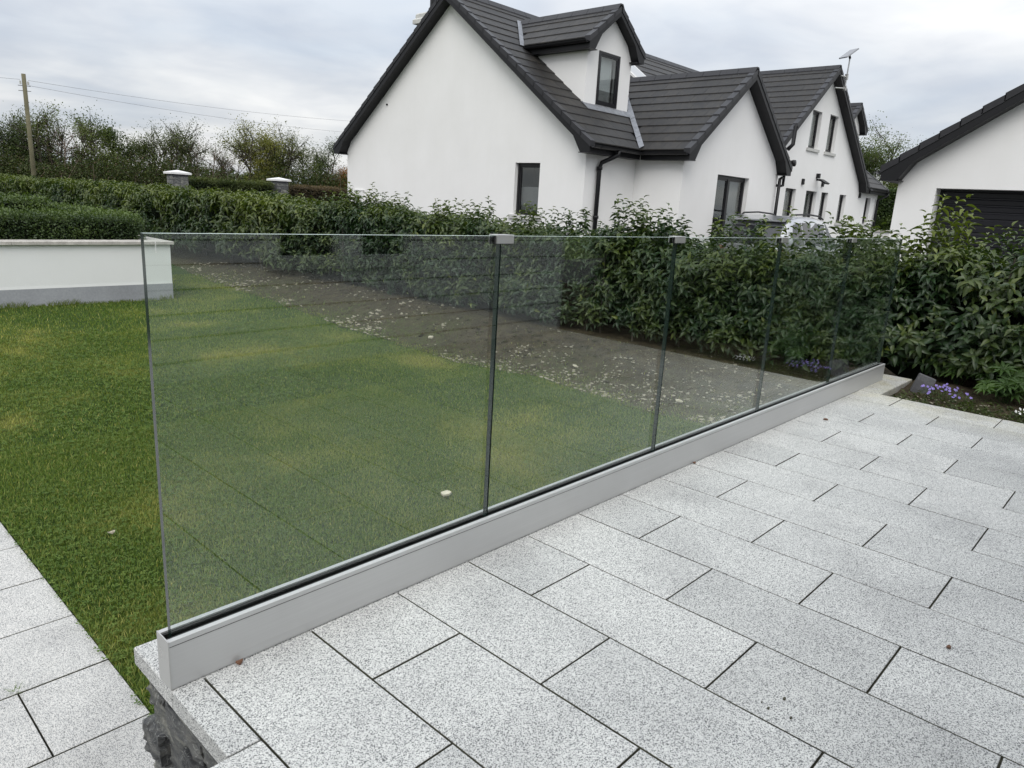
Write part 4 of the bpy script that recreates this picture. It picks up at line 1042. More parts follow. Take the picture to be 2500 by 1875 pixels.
base, D, Nn, Lf, Wf, f, idx = shoots(P, A, 10, ln, .078, .036, 0.20, r_)
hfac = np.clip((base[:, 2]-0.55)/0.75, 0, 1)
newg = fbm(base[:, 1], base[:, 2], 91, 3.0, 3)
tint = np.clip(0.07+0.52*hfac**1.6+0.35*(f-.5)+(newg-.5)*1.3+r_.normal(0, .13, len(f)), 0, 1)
tint = np.where(r_.uniform(0, 1, len(f)) < .008, 1.0, tint)
dist = np.linalg.norm(base-CAM, axis=1)
vis = (base[:, 0] < front_x(base[:, 1], base[:, 2])+.10) & (base[:, 1] > -0.95) & (base[:, 1] < 0.35) & (base[:, 2] > 0.1)
order = np.argsort(np.where(vis, dist, 1e3)); pick = order[:300]
mask = np.ones(len(base), bool); mask[pick] = False
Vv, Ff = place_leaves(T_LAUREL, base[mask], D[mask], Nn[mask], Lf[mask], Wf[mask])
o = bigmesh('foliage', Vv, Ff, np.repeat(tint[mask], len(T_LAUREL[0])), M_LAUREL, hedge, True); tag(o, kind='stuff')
# the nearest leaves one by one
protos = []
for lv in range(5):
    me = bpy.data.meshes.new('leaf'); me.from_pydata([tuple(v) for v in T_LAUREL[0]], [], [tuple(int(q) for q in f_) for f_ in T_LAUREL[1]])
    at = me.attributes.new('tint', 'FLOAT', 'POINT'); at.data.foreach_set('value', [0.1+0.2*lv]*len(T_LAUREL[0])); me.materials.append(M_LAUREL)
    me.polygons.foreach_set('use_smooth', [True]*len(me.polygons)); protos.append(me)
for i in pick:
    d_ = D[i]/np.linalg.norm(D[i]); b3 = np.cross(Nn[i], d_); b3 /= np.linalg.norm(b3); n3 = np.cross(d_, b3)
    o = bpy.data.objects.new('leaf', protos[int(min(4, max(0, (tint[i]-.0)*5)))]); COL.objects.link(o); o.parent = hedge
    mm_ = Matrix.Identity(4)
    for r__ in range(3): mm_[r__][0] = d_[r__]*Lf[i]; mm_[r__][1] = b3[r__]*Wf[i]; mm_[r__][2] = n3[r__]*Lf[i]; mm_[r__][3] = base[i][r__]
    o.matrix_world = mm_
# far part
P, A, ln = make_shoots(9.5, 40, 62, 11, .10, .035, T_MED)
base, D, Nn, Lf, Wf, f, idx = shoots(P, A, 9, ln, .105, .045, 0.22, r_)
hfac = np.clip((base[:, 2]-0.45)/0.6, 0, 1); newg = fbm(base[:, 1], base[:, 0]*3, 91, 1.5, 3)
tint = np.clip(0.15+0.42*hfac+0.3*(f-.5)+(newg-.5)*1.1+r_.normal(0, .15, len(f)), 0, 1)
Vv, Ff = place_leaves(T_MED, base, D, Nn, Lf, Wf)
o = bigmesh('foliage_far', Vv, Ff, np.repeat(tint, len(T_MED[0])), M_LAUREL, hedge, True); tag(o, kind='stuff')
# woody stems inside and a solid core coloured near-black for the shade within
mb = MB()
for k in range(240):
    y = random.uniform(-3, 30) if k > 110 else random.uniform(-3, 9); x = random.uniform(6.15, 6.9); z0 = -0.32 if y > 0.2 else -0.1
    dx, dy = random.uniform(-.25, .1), random.uniform(-.3, .3)
    mb.tube([(x, y, z0), (x+dx*.5, y+dy*.4, z0+.45), (x+dx, y+dy, z0+1.1)], [0.014, .010, .005], 5)
tag(mb.obj('stems', M_BARK, hedge), kind='stuff')
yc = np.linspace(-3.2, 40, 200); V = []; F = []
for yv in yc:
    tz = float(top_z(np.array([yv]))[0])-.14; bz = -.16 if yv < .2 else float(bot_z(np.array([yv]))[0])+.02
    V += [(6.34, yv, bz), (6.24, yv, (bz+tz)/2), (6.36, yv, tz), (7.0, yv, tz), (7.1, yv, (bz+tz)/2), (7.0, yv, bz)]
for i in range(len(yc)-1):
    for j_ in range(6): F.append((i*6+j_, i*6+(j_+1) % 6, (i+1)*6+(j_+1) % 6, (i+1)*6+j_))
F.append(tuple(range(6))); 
m_core = mottled('hedge_shade', (0.010, 0.014, 0.008), 1.0, 0.4, 20, 60, 0.6, 0.02, spec=0.05)
mesh_obj('shade_core', V, F, m_core, hedge)

# clipped hedges in the planter
def box_hedge(name, label, x0, x1, y0, y1, z0, z1, dens, size, mat, holes=None, rnd=.05, ztop=None):
    root = empty(name, label, 'hedge')
    area = (x1-x0)*(z1-z0)+(x1-x0)*(y1-y0)+(y1-y0)*(z1-z0)*2; n = int(area*dens)
    r3 = np.random.default_rng(int(abs(x0*100)+y0*10))
    w = np.array([(x1-x0)*(z1-z0), (x1-x0)*(y1-y0), (y1-y0)*(z1-z0), (y1-y0)*(z1-z0)]); ch_ = r3.choice(4, n, p=w/w.sum())
    u, v = r3.uniform(0, 1, n), r3.uniform(0, 1, n)
    X = np.where(ch_ <= 1, x0+(x1-x0)*u, np.where(ch_ == 2, x1, x0)); Y = np.where(ch_ == 0, y0, y0+(y1-y0)*np.where(ch_ == 1, v, u)); Z = np.where(ch_ == 1, z1, z0+(z1-z0)*v)
    if ztop is not None: Z = z0+(Z-z0)*(ztop(X, Y)-z0)/(z1-z0)
    lump = fbm(X+Y*.7, Z*2+Y, 63, 2.6, 3)
    nrm = np.stack([np.where(ch_ == 2, 1, np.where(ch_ == 3, -1, 0)), np.where(ch_ == 0, -1, 0), np.where(ch_ == 1, 1, 0)], 1).astype(float)
    P = np.stack([X, Y, Z], 1)+nrm*((lump-.5)*.13)[:, None]+r3.normal(0, rnd, (n, 3))*0.6-nrm*np.abs(r3.normal(0, rnd, n))[:, None]
    D = unit(nrm*.6+np.array([0, 0, .45])+r3.normal(0, .6, (n, 3))); Nn = unit(np.array([0, 0, .8])+nrm*.5+r3.normal(0, .5, (n, 3)))
    Lf = size*r3.uniform(.7, 1.3, n)
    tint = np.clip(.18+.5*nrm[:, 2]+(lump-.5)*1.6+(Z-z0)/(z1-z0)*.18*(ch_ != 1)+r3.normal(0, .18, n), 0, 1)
    Vv, Ff = place_leaves(T_SMALL, P, D, Nn, Lf, Lf*.55)
    o = bigmesh('foliage', Vv, Ff, np.repeat(tint, len(T_SMALL[0])), mat, root, True); tag(o, kind='stuff')
    i_ = 0.07
    zz_ = z1 if ztop is None else min(float(ztop(np.array([x0]), np.array([y0]))[0]), float(ztop(np.array([x1]), np.array([y1]))[0]))
    MB().box(x0+i_, x1-i_, y0+i_, y1-i_, z0-.05, zz_-i_).obj('shade_core', m_core, root)  # near-black block, its colour stands in for shade between the leaves
    return root
box_hedge('clipped_hedge', 'low clipped box hedge growing directly behind the white planter wall', -7, 3.56, 9.86, 10.75, 0.30, 0.66, 5200, .034, M_BOX, ztop=lambda X, Y: .655+np.interp(X, [-7, 1, 3.6], [.12, .06, .0])+0*Y)
box_hedge('clipped_hedge', 'higher stepped box hedge behind the low one, at the left edge', -7, 2.60, 10.75, 11.8, 0.30, 0.86, 3600, .036, M_BOX)
box_hedge('clipped_hedge', 'box hedge wedge filling the corner of the planter before the laurel hedge', 2.60, 3.95, 10.9, 12.9, 0.2, 0.72, 3600, .036, M_BOX, ztop=lambda X, Y: .76-.10*(X-2.6)+0*Y)

# ---------------------------------------------------------------- lawn
def grass(name, n, xr, yr, h, w, dens_fn=None, mat=M_GRASS, seed=1, edge=True):
    r3 = np.random.default_rng(seed); X = r3.uniform(*xr, n); Y = r3.uniform(*yr, n)
    k = (X > PX+.0)
    if edge: k &= X < edge_x(Y)+r3.normal(0, .09, n)+np.where(r3.uniform(0, 1, n) < .15, r3.exponential(.35, n), 0)
    k &= ~((Y > PY-.04) & (X < PXE+.05)); k &= (Y > 0.245) | (X > 5.7)
    if dens_fn is not None: k &= r3.uniform(0, 1, n) < dens_fn(X, Y)
    X, Y = X[k], Y[k]; n = len(X); Z = np.maximum(lawnz(X, Y)-.002, np.where(X > edge_x(Y)-.03, bankz(X, Y)+.02, -9))
    an = r3.uniform(0, 6.283, n); lean = np.abs(r3.normal(.45, .3, n)); hh = h*r3.uniform(.45, 1.25, n); ww = w*r3.uniform(.7, 1.3, n)
    dx, dy = np.cos(an), np.sin(an)
    b0 = np.stack([X-dy*ww, Y+dx*ww, Z], 1); b1 = np.stack([X+dy*ww, Y-dx*ww, Z], 1)
    m0 = np.stack([X-dy*ww*.8+dx*lean*hh*.35, Y+dx*ww*.8+dy*lean*hh*.35, Z+hh*.6], 1); m1 = np.stack([X+dy*ww*.8+dx*lean*hh*.35, Y-dx*ww*.8+dy*lean*hh*.35, Z+hh*.6], 1)
    tp = np.stack([X+dx*lean*hh*1.1, Y+dy*lean*hh*1.1, Z+hh*.95], 1)
    V = np.stack([b0, b1, m1, m0, tp], 1).reshape(-1, 3); q = np.arange(n)*5
    F = np.concatenate([np.stack([q, q+1, q+2], 1), np.stack([q, q+2, q+3], 1), np.stack([q+3, q+2, q+4], 1)])
    tint = np.clip(lawn_tint(X, Y)*.62+.10+r3.normal(0, .20, n), 0, 1); tint = np.where(r3.uniform(0, 1, n) < .045, 1, tint)
    return V, F, np.repeat(tint, 5)
parts = [grass('g', 190000, (PX, 3.2), (0.24, 3.6), .022, .0017, seed=1), grass('g', 130000, (PX, 6.0), (3.4, 7.2), .024, .0022, seed=2), grass('g', 60000, (3.0, 6.0), (0.24, 3.6), .024, .0022, seed=4), grass('g', 60000, (PX, 6.3), (7.0, 12.5), .030, .0036, seed=3)]
V = []; F = []; T = []; o_ = 0
for v, f, t_ in parts: V.append(v); F.append(f+o_); T.append(t_); o_ += len(v)
# longer blades against the planter plinth and the stone wall
r3 = np.random.default_rng(8); n = 2600
X = np.concatenate([r3.uniform(-3, PXE, n-500), r3.uniform(0.06, 3.0, 500)]); Y = np.concatenate([PY-.03-np.abs(r3.normal(0, .03, n-500)), .25+np.abs(r3.normal(0, .02, 500))])
hh = r3.uniform(.03, .075, n)*np.where(fbm(X, Y, 2, 3, 2) > .5, 1.5, .8); an = r3.uniform(0, 6.28, n); ww = .003
V2 = np.stack([np.stack([X-ww, Y, X*0+LZ], 1), np.stack([X+ww, Y, X*0+LZ], 1), np.stack([X+ww*.6+np.cos(an)*hh*.2, Y-np.abs(np.sin(an))*hh*.1, LZ+hh*.6], 1), np.stack([X-ww*.6+np.cos(an)*hh*.2, Y-np.abs(np.sin(an))*hh*.1, LZ+hh*.6], 1), np.stack([X+np.cos(an)*hh*.55, Y-np.abs(np.sin(an))*hh*.35, LZ+hh], 1)], 1).reshape(-1, 3)
q = np.arange(n)*5; V.append(V2); F.append(np.concatenate([np.stack([q, q+1, q+2], 1), np.stack([q, q+2, q+3], 1), np.stack([q+3, q+2, q+4], 1)])+o_); T.append(np.repeat(r3.uniform(.05, .5, n), 5)); o_ += len(V2)
o = bigmesh('grass', np.concatenate(V), np.concatenate(F), np.concatenate(T), M_GRASS)
tag(o, 'short patchy green lawn grass between the path, the fence and the soil bed', 'grass', kind='stuff')
# clover patches
r3 = np.random.default_rng(12); n = 60000
X = r3.uniform(PX-.02, 4.6, n); Y = r3.uniform(.26, 7.5, n)
cv = fbm(X, Y, 71, .8, 4)+np.clip(.30-X*.12, 0, .3)*.6; k = (cv > .53+r3.normal(0, .035, n)) & (X < edge_x(Y)); k &= lawn_tint(X, Y) < .75
k &= r3.uniform(0, 1, n) < np.where(Y < 3.5, 1.0, .45)
X, Y = X[k], Y[k]; n = len(X); Z = lawnz(X, Y)+r3.uniform(.010, .026, n); an = r3.uniform(0, 6.28, n); sz = np.where(Y < 3.5, .0095, .014)*r3.uniform(.7, 1.35, n)
Vc = []; Tc = []
tilt = r3.normal(0, .25, (n, 2))
for j_ in range(3):
    a2 = an+j_*2.094; c_, s_ = np.cos(a2), np.sin(a2)
    for (rr, da) in ((0.05, 0), (.75, -.55), (1.0, 0), (.75, .55)):
        px_, py_ = X+np.cos(a2+da)*rr*sz, Y+np.sin(a2+da)*rr*sz
        Vc.append(np.stack([px_, py_, Z+(px_-X)*tilt[:, 0]+(py_-Y)*tilt[:, 1]+(rr > .5)*sz*.12], 1))
V = np.stack(Vc, 1).reshape(-1, 3); q = np.arange(n)*12; F = np.concatenate([np.stack([q+4*j_, q+4*j_+1, q+4*j_+2, q+4*j_+3], 1) for j_ in range(3)])
o = bigmesh('clover', V, F, np.repeat(np.clip(r3.normal(.4, .25, n), 0, 1), 12), M_CLOVER)
tag(o, 'patches of small three-leaved clover growing through the lawn', 'clover', kind='stuff')

# stones and debris on the soil
def stone_mesh(seed, sub=1):
    import bmesh
    r4 = random.Random(seed); bm = bmesh.new(); bmesh.ops.create_icosphere(bm, subdivisions=sub, radius=1)
    for v in bm.verts: v.co *= r4.uniform(.72, 1.15); v.co.z *= .55
    me = bpy.data.meshes.new('stone'); bm.to_mesh(me); bm.free(); me.materials.append(M_STONEP); return me
sm = [stone_mesh(i) for i in range(5)]
SV = [(np.array([v.co[:] for v in me.vertices]), np.array([list(p.vertices) for p in me.polygons])) for me in sm]
V = []; F = []; o_ = 0; r3 = np.random.default_rng(3)
for k in range(5600):
    y = abs(r3.normal(0, 1))*4.2+.3 if k % 3 else r3.uniform(.3, 14); e = float(edge_x(np.array([y]))[0]); x = e+abs(r3.normal(0, .62))-.05
    if x > 6.3 or float(fbm(np.array([x]), np.array([y]), 61, 2.2, 3)[0]) < .50-.12*(1.7-y > 0)+r3.uniform(-.12, .06): continue
    z = float(bankz(np.array([x]), np.array([y]))[0])+.022; sc_ = (.0032+.017*r3.uniform(0, 1)**3.5)*(1+.5*(y > 5))
    vv, ff = SV[k % 5]; an = r3.uniform(0, 6.28); c_, s_ = math.cos(an), math.sin(an)
    R_ = np.array([[c_*1.3, -s_, 0], [s_*1.3, c_, 0], [0, 0, 1]]); V.append((vv@R_.T)*sc_+[x, y, z]); F.append(ff+o_); o_ += len(vv)
V2_ = []; F2_ = []; o2_ = 0
for k in range(2600):
    y = r3.uniform(.2, 12); e = float(edge_x(np.array([y]))[0]); x = e+r3.uniform(.0, 1.5); z = float(bankz(np.array([x]), np.array([y]))[0])+.02; sc_ = .008+.026*r3.uniform(0, 1)**2; vv, ff = SV[k % 5]
    an = r3.uniform(0, 6.28); c_, s_ = math.cos(an), math.sin(an); R_ = np.array([[c_*1.2, -s_, 0], [s_*1.2, c_, 0], [0, 0, .9]]); V2_.append((vv@R_.T)*sc_+[x, y, z-.003]); F2_.append(ff+o2_); o2_ += len(vv)
o = bigmesh('soil_clods', np.concatenate(V2_), np.concatenate(F2_), r3.uniform(0, .7, o2_), M_SOIL); tag(o, 'dark clods of earth lying over the soil bed in front of the hedge', 'soil', kind='stuff')
for k in range(350):
    y = r3.uniform(-1.6, -.2); x = 4.90+abs(r3.normal(0, .35)); sc_ = r3.uniform(.004, .014); vv, ff = SV[k % 5]
    V.append(vv*sc_+[x, y, -.045]); F.append(ff+o_); o_ += len(vv)
o = bigmesh('pebbles', np.concatenate(V), np.concatenate(F), np.zeros(o_), M_STONEP); tag(o, 'small pale pebbles and crumbs scattered over the soil of the bed', 'pebbles', kind='stuff')
SP = [(4.937, 1.483, .036, 'pale stone on the soil just right of the second glass joint'), (5.175, 2.859, .032, 'pale stone high on the soil bank left of the second glass joint'),
      (4.95, 4.9, .036, 'pale stone on the soil left of the first glass joint'), (5.3, 6.4, .030, 'pale stone on the soil midway along the first glass panel'), (4.043, .871, .028, 'pale stone on the mossy soil close to the third glass joint'), (5.3, 1.1, .030, 'pale stone near the hedge behind the third glass panel')]
for k, (x, y, r__, lb) in enumerate(SP):
    o = bpy.data.objects.new('stone', sm[k % 5]); COL.objects.link(o); z = float(bankz(np.array([x]), np.array([y]))[0])
    o.location = (x, y, z+.022+r__*.25); o.scale = (r__*1.2, r__, r__); o.rotation_euler = (random.uniform(-.3, .3), random.uniform(-.3, .3), random.uniform(0, 6))
    tag(o, lb, 'stone', 'pale stones lying on the soil bed')
o = bpy.data.objects.new('stone', sm[1]); COL.objects.link(o); o.location = (1.10, 1.05, LZ+.02); o.scale = (.035, .028, .022)
# flat stone flake on the lawn behind the first panel
def flake(name, x, y, z, r__, mat, label, cat, grp=None, seed=0, th=.004, curl=.0):
    r4 = random.Random(seed); pts = [(math.cos(a)*r__*r4.uniform(.6, 1.1), math.sin(a)*r__*r4.uniform(.45, .8)) for a in [i*math.pi/4 for i in range(8)]]
    mb = MB(); mb.prism([(x+a, y+b, z+curl*abs(a)/r__) for a, b in pts], [(x+a, y+b, z+th+curl*abs(a)/r__) for a, b in pts]); o = mb.obj(name, mat); tag(o, label, cat, grp); return o
COL.objects.unlink(o); bpy.data.objects.remove(o)
from_px = {}
flake('stone_flake', 2.0, 1.31, LZ+.022, .045, M_STONEP, 'flat pale stone flake lying on the lawn behind the first glass panel', 'stone', seed=3, th=.012)
flake('fallen_leaf', 0.411, 1.968, LZ+.028, .018, M_STONEP, 'pale curled leaf lying on the clover left of the fence', 'leaf', seed=5, curl=.01)
flake('fallen_leaf', 0.088, -0.012, .001, 0.011, M_DRYLEAF, 'brown dry leaf caught under the near end of the base channel', 'leaf', seed=6, curl=.008)
flake('fallen_leaf', 2.44, -.010, .001, 0.011, M_DRYLEAF, 'brown dry leaf caught against the middle of the base channel', 'leaf', seed=9, curl=.006)
flake('fallen_leaf', 3.833, -.138, .001, .022, M_DRYLEAF, 'brown leaf fragments on the slabs near the far end of the fence', 'leaf', seed=8, curl=.004)
flake('fallen_leaf', 1.623, -1.308, .001, 0.010, M_DRYLEAF, 'brown leaf on the slabs at the right edge', 'leaf', seed=12, curl=.004)
for k, (x, y) in enumerate([(1.028, -1.065), (.962, -1.052), (.969, -1.106), (.971, -1.030)]):
    flake('soil_crumb', x, y, .001, (.0055, .0045, .0040, .0025)[k], M_MORTAR, ('largest dark soil crumb, at the top right of the cluster on the slabs', 'dark soil crumb at the left of the cluster on the slabs', 'dark soil crumb lowest in the cluster on the slabs', 'tiniest dark soil crumb at the upper left of the cluster on the slabs')[k], 'soil crumb', 'soil crumbs on the slabs', seed=20+k, th=.004)
# tuft of grass in the path joint
mb = MB()
for k in range(26):
    an = random.uniform(0, 6.28); l_ = random.uniform(.02, .05); x, y = -.213+random.uniform(-.01, .01), 1.0+random.uniform(-.01, .01); w = .0012
    mb.add([(x-w, y, LZ), (x+w, y, LZ), (x+math.cos(an)*l_, y+math.sin(an)*l_, LZ+.018)], [(0, 1, 2)])
o = mb.obj('grass_tuft', M_GRASS); tag(o, 'small tuft of grass growing in a joint of the lower path', 'grass tuft')

# ---------------------------------------------------------------- flower bed by the terrace
blk = MB().cbox(-.04, .04, -.06, .06, 0, .15, .006).obj('concrete_block', M_BLOCK); blk.location = (5.40, -.27, -.05); blk.rotation_euler = (.30, .12, math.radians(18))
tag(blk, 'dark grey concrete block leaning in the flower bed at the end of the fence', 'block')
def lupin(x, y, z, h, nleaf, label, rs, seed):
    r4 = random.Random(seed); root = empty('lupin', label, 'plant', 'lupins in the flower bed'); 
    for k in range(nleaf):
        an = r4.uniform(0, 6.28); rr = r4.uniform(.02, rs); hx, hy, hz = x+math.cos(an)*rr, y+math.sin(an)*rr, z+h*r4.uniform(.45, 1.0)
        stm = MB().tube([(x+math.cos(an)*.01, y+math.sin(an)*.01, z-.03), ((x+hx)/2, (y+hy)/2, (z+hz)/2+.02), (hx, hy, hz)], .0022, 5).obj('stem', M_LUPIN, root)
        nf = r4.randint(8, 11); P_ = []; D_ = []; N_ = []
        tl = Vector((math.cos(an)*.35-.25, math.sin(an)*.35, 1)).normalized(); e1 = tl.cross(Vector((0, 1, 0))).normalized(); e2 = tl.cross(e1)
        for q in range(nf):
            aa = q*6.283/nf+r4.uniform(-.1, .1); d = e1*math.cos(aa)+e2*math.sin(aa)+tl*.28; P_.append((hx, hy, hz)); D_.append(tuple(d)); N_.append(tuple(tl))
        Lf = np.array([r4.uniform(.075, .105) for _ in range(nf)]); Vv, Ff = place_leaves(leaf_template(4, .5, .12, 1.0), np.array(P_), np.array(D_), np.array(N_), Lf, Lf*.24)
        bigmesh('leaf', Vv, Ff, np.full(len(Vv), r4.uniform(.1, .9)), M_LUPIN, root, True)
lupin(5.80, -.74, -.04, .27, 15, 'upright green lupin clump with finger-like leaves at the back of the bed', .16, 1)
lupin(5.60, -.80, -.04, .17, 14, 'spreading green lupin in the middle of the bed at the right edge', .15, 2)
lupin(5.95, -.42, -.04, .17, 10, 'small lupin beside the dark block near the hedge', .11, 3)
lupin(6.0, -1.00, -.04, .33, 14, 'lupin at the far right behind the white flowers', .16, 4)
def flowers(name, label, cx_, cy_, cz_, rs, n, mat, pr, hgt, seed):
    r4 = random.Random(seed); root = empty(name, label, 'plant')
    mb = MB(); P_ = []; D_ = []; N_ = []
    for k in range(n*9):
        an, rr = r4.uniform(0, 6.28), rs*math.sqrt(r4.random()); P_.append((cx_+math.cos(an)*rr, cy_+math.sin(an)*rr*1.2, cz_+r4.uniform(0, hgt)*(1-.5*(rr/rs)**2))); D_.append((r4.gauss(0, 1), r4.gauss(0, 1), r4.uniform(0, 1))); N_.append((r4.gauss(0, .3), r4.gauss(0, .3), 1))
    Lf = np.full(len(P_), .016); Vv, Ff = place_leaves(T_SMALL, np.array(P_), unit(np.array(D_)), np.array(N_), Lf, Lf*.45)
    bigmesh('foliage', Vv, Ff, np.random.default_rng(seed).uniform(.0, .6, len(Vv)), M_BOX, root, True)['kind'] = 'stuff'
    for k in range(n):
        an, rr = r4.uniform(0, 6.28), rs*math.sqrt(r4.random()); x, y = cx_+math.cos(an)*rr, cy_+math.sin(an)*rr*1.2; z = cz_+hgt*(1.15-.5*(rr/rs)**2)*r4.uniform(.75, 1.25)
        mb = MB(); mb.tube([(x, y, cz_), (x, y, z)], .0008, 3, 1)
        tl = Vector((-.6+r4.gauss(0, .3), -.35+r4.gauss(0, .3), .7)).normalized(); e1 = tl.cross(Vector((0, 1, 0))).normalized(); e2 = tl.cross(e1); c = Vector((x, y, z))
        for q in range(5):
            a2 = q*1.2566+r4.uniform(-.1, .1); d = e1*math.cos(a2)+e2*math.sin(a2); s2 = e1*-math.sin(a2)+e2*math.cos(a2)
            mb.add([c, c+d*pr*.7+s2*pr*.42, c+d*pr+tl*.001, c+d*pr*.7-s2*pr*.42], [(0, 1, 2, 3)], 0)
        mb.obj('flower', [mat, M_BOX], root)
flowers('purple_flower', 'low purple flowering aubrieta spilling over soil by the dark block', 5.28, -.47, -.03, .14, 34, M_PURPLE, .011, .085, 4)
flowers('white_flower', 'small white flowering candytuft at the right edge of the bed', 5.20, -.99, -.035, .075, 30, M_PETALW, .009, .05, 6)
# low weeds and grasses in the bed
r3 = np.random.default_rng(77); n = 1500
P_ = np.stack([4.93+np.abs(r3.normal(0, .4, n)), r3.uniform(-1.7, -.2, n), np.full(n, -.05)+r3.uniform(0, .03, n)], 1); D_ = unit(r3.normal(0, 1, (n, 3))*[1, 1, .3]+[0, 0, .45]); Lf = r3.uniform(.015, .045, n)
Vv, Ff = place_leaves(T_SMALL, P_, D_, unit(r3.normal(0, .3, (n, 3))+[0, 0, 1]), Lf, Lf*.35)
o = bigmesh('weeds', Vv, Ff, np.repeat(r3.uniform(0, .8, n), len(T_SMALL[0])), M_TREEDARK, None, True); tag(o, 'low straggly weeds and leaf litter on the flower bed soil', 'weeds', kind='stuff')
n = 120; x = 5.12+r3.normal(0, .04, n); y = -.72+r3.normal(0, .07, n); an = r3.uniform(0, 6.28, n); hh = r3.uniform(.05, .12, n)
mb = MB()
for k in range(n): mb.add([(x[k]-.0015, y[k], -.04), (x[k]+.0015, y[k], -.04), (x[k]+math.cos(an[k])*hh[k]*.6, y[k]+math.sin(an[k])*hh[k]*.6, -.04+hh[k])], [(0, 1, 2)])
o = mb.obj('grass_tuft', M_GRASS); tag(o, 'spiky grass tuft at the front edge of the flower bed', 'grass tuft')
P_ = []; D_ = []
for k in range(9): a = k*.7; P_.append((4.99, -.30, -.045)); D_.append((math.cos(a), math.sin(a), .35))
Vv, Ff = place_leaves(leaf_template(4, .3, .2, 1.0), np.array(P_), unit(np.array(D_)), np.tile([0, 0, 1.], (9, 1)), np.full(9, .06), np.full(9, .03))
o = bigmesh('weed_rosette', Vv, Ff, np.full(len(Vv), .9), M_LUPIN, None, True); tag(o, 'pale green leafy weed at the inner corner of the bed', 'weed')

# ================================================================== BACKGROUND LEFT
def pillar(x, y, label):
    root = empty('gate_pillar', label, 'pillar', 'grey gate pillars with white caps'); 
    MB().box(x-.215, x+.215, y-.215, y+.215, -.6, 1.452).obj('shaft', mottled('grey_stone_pillar', (0.13, 0.135, 0.14), .85, .35, 7, 60, .4), root)
    for k in range(12):
        for (dx, dy, ax) in ((-.217, 0, 'x'), (0, -.217, 'y')):
            z = .2+k*.10; w = random.uniform(.12, .3)
            for c0_, c1_ in ((-.21, -.21+w*.8), (-.20+w*.8, .21)):
                if ax == 'x': MB().box(x+dx-.012, x+dx, y+c0_, y+c1_, z, z+.09).obj('stone', M_SLATE, root)
                else: MB().box(x+c0_, x+c1_, y+dy-.012, y+dy, z, z+.09).obj('stone', M_SLATE, root)
    h = .29; zb_ = 1.455
    mb = MB(); mb.add([(x-h, y-h, zb_), (x+h, y-h, zb_), (x+h, y+h, zb_), (x-h, y+h, zb_), (x-h, y-h, zb_+.055), (x+h, y-h, zb_+.055), (x+h, y+h, zb_+.055), (x-h, y+h, zb_+.055), (x, y, zb_+.12)],
                      [(3, 2, 1, 0), (0, 1, 5, 4), (1, 2, 6, 5), (2, 3, 7, 6), (3, 0, 4, 7), (4, 5, 8), (5, 6, 8), (6, 7, 8), (7, 4, 8)]); mb.obj('cap', M_CAP, root)
pillar(8.56, 20.55, 'stone gate pillar with white cap further left behind the hedge')
pillar(12.08, 21.05, 'stone gate pillar with white cap nearer the house corner')
# utility pole and wires
pole = empty('utility_pole', 'tall weathered wooden utility pole behind the hedge at the far left', 'utility pole')
px_, py_ = 7.20, 29.64
MB().tube([(px_, py_, -.95), (px_, py_, 4.62)], [.080, .066], 14).obj('post', M_POLE, pole, True)
mb = MB()
for z in (4.05, 4.22, 3.05, 3.0, 2.45): mb.tube([(px_-.20, py_, z), (px_+.20, py_+.07, z+.02)], .010, 5)
mb.obj('step_iron', M_BARK, pole)
mb = MB()
for dx in (-.17, .17): mb.tube([(px_+dx*.7, py_, 4.27), (px_+dx*.7, py_, 4.38)], .03, 8)
mb.obj('insulator', M_SILL, pole)
def wire(a, b, sag, name, label):
    pts = []
    for k in range(25):
        t_ = k/24; p = Vector(a).lerp(Vector(b), t_); p.z -= sag*4*t_*(1-t_); pts.append(p)
    o = MB().tube(pts, .0055, 5).obj(name, M_WIRE); tag(o, label, 'cable', 'overhead wires on the pole')
E1 = (47.0, 42.0, 5.9); 
wire((px_+.12, py_, 4.42), (46.5, 39.5, 8.0), .9, 'overhead_wire', 'upper thin overhead wire running from the pole to behind the house')
wire((px_+.12, py_-.1, 4.24), (46.5, 39.2, 7.0), 1.0, 'overhead_wire', 'lower thin overhead wire running from the pole to behind the house')
wire((px_-.12, py_, 4.42), (-30, 36, 4.6), .4, 'overhead_wire', 'thin overhead wire leaving the pole towards the left edge')

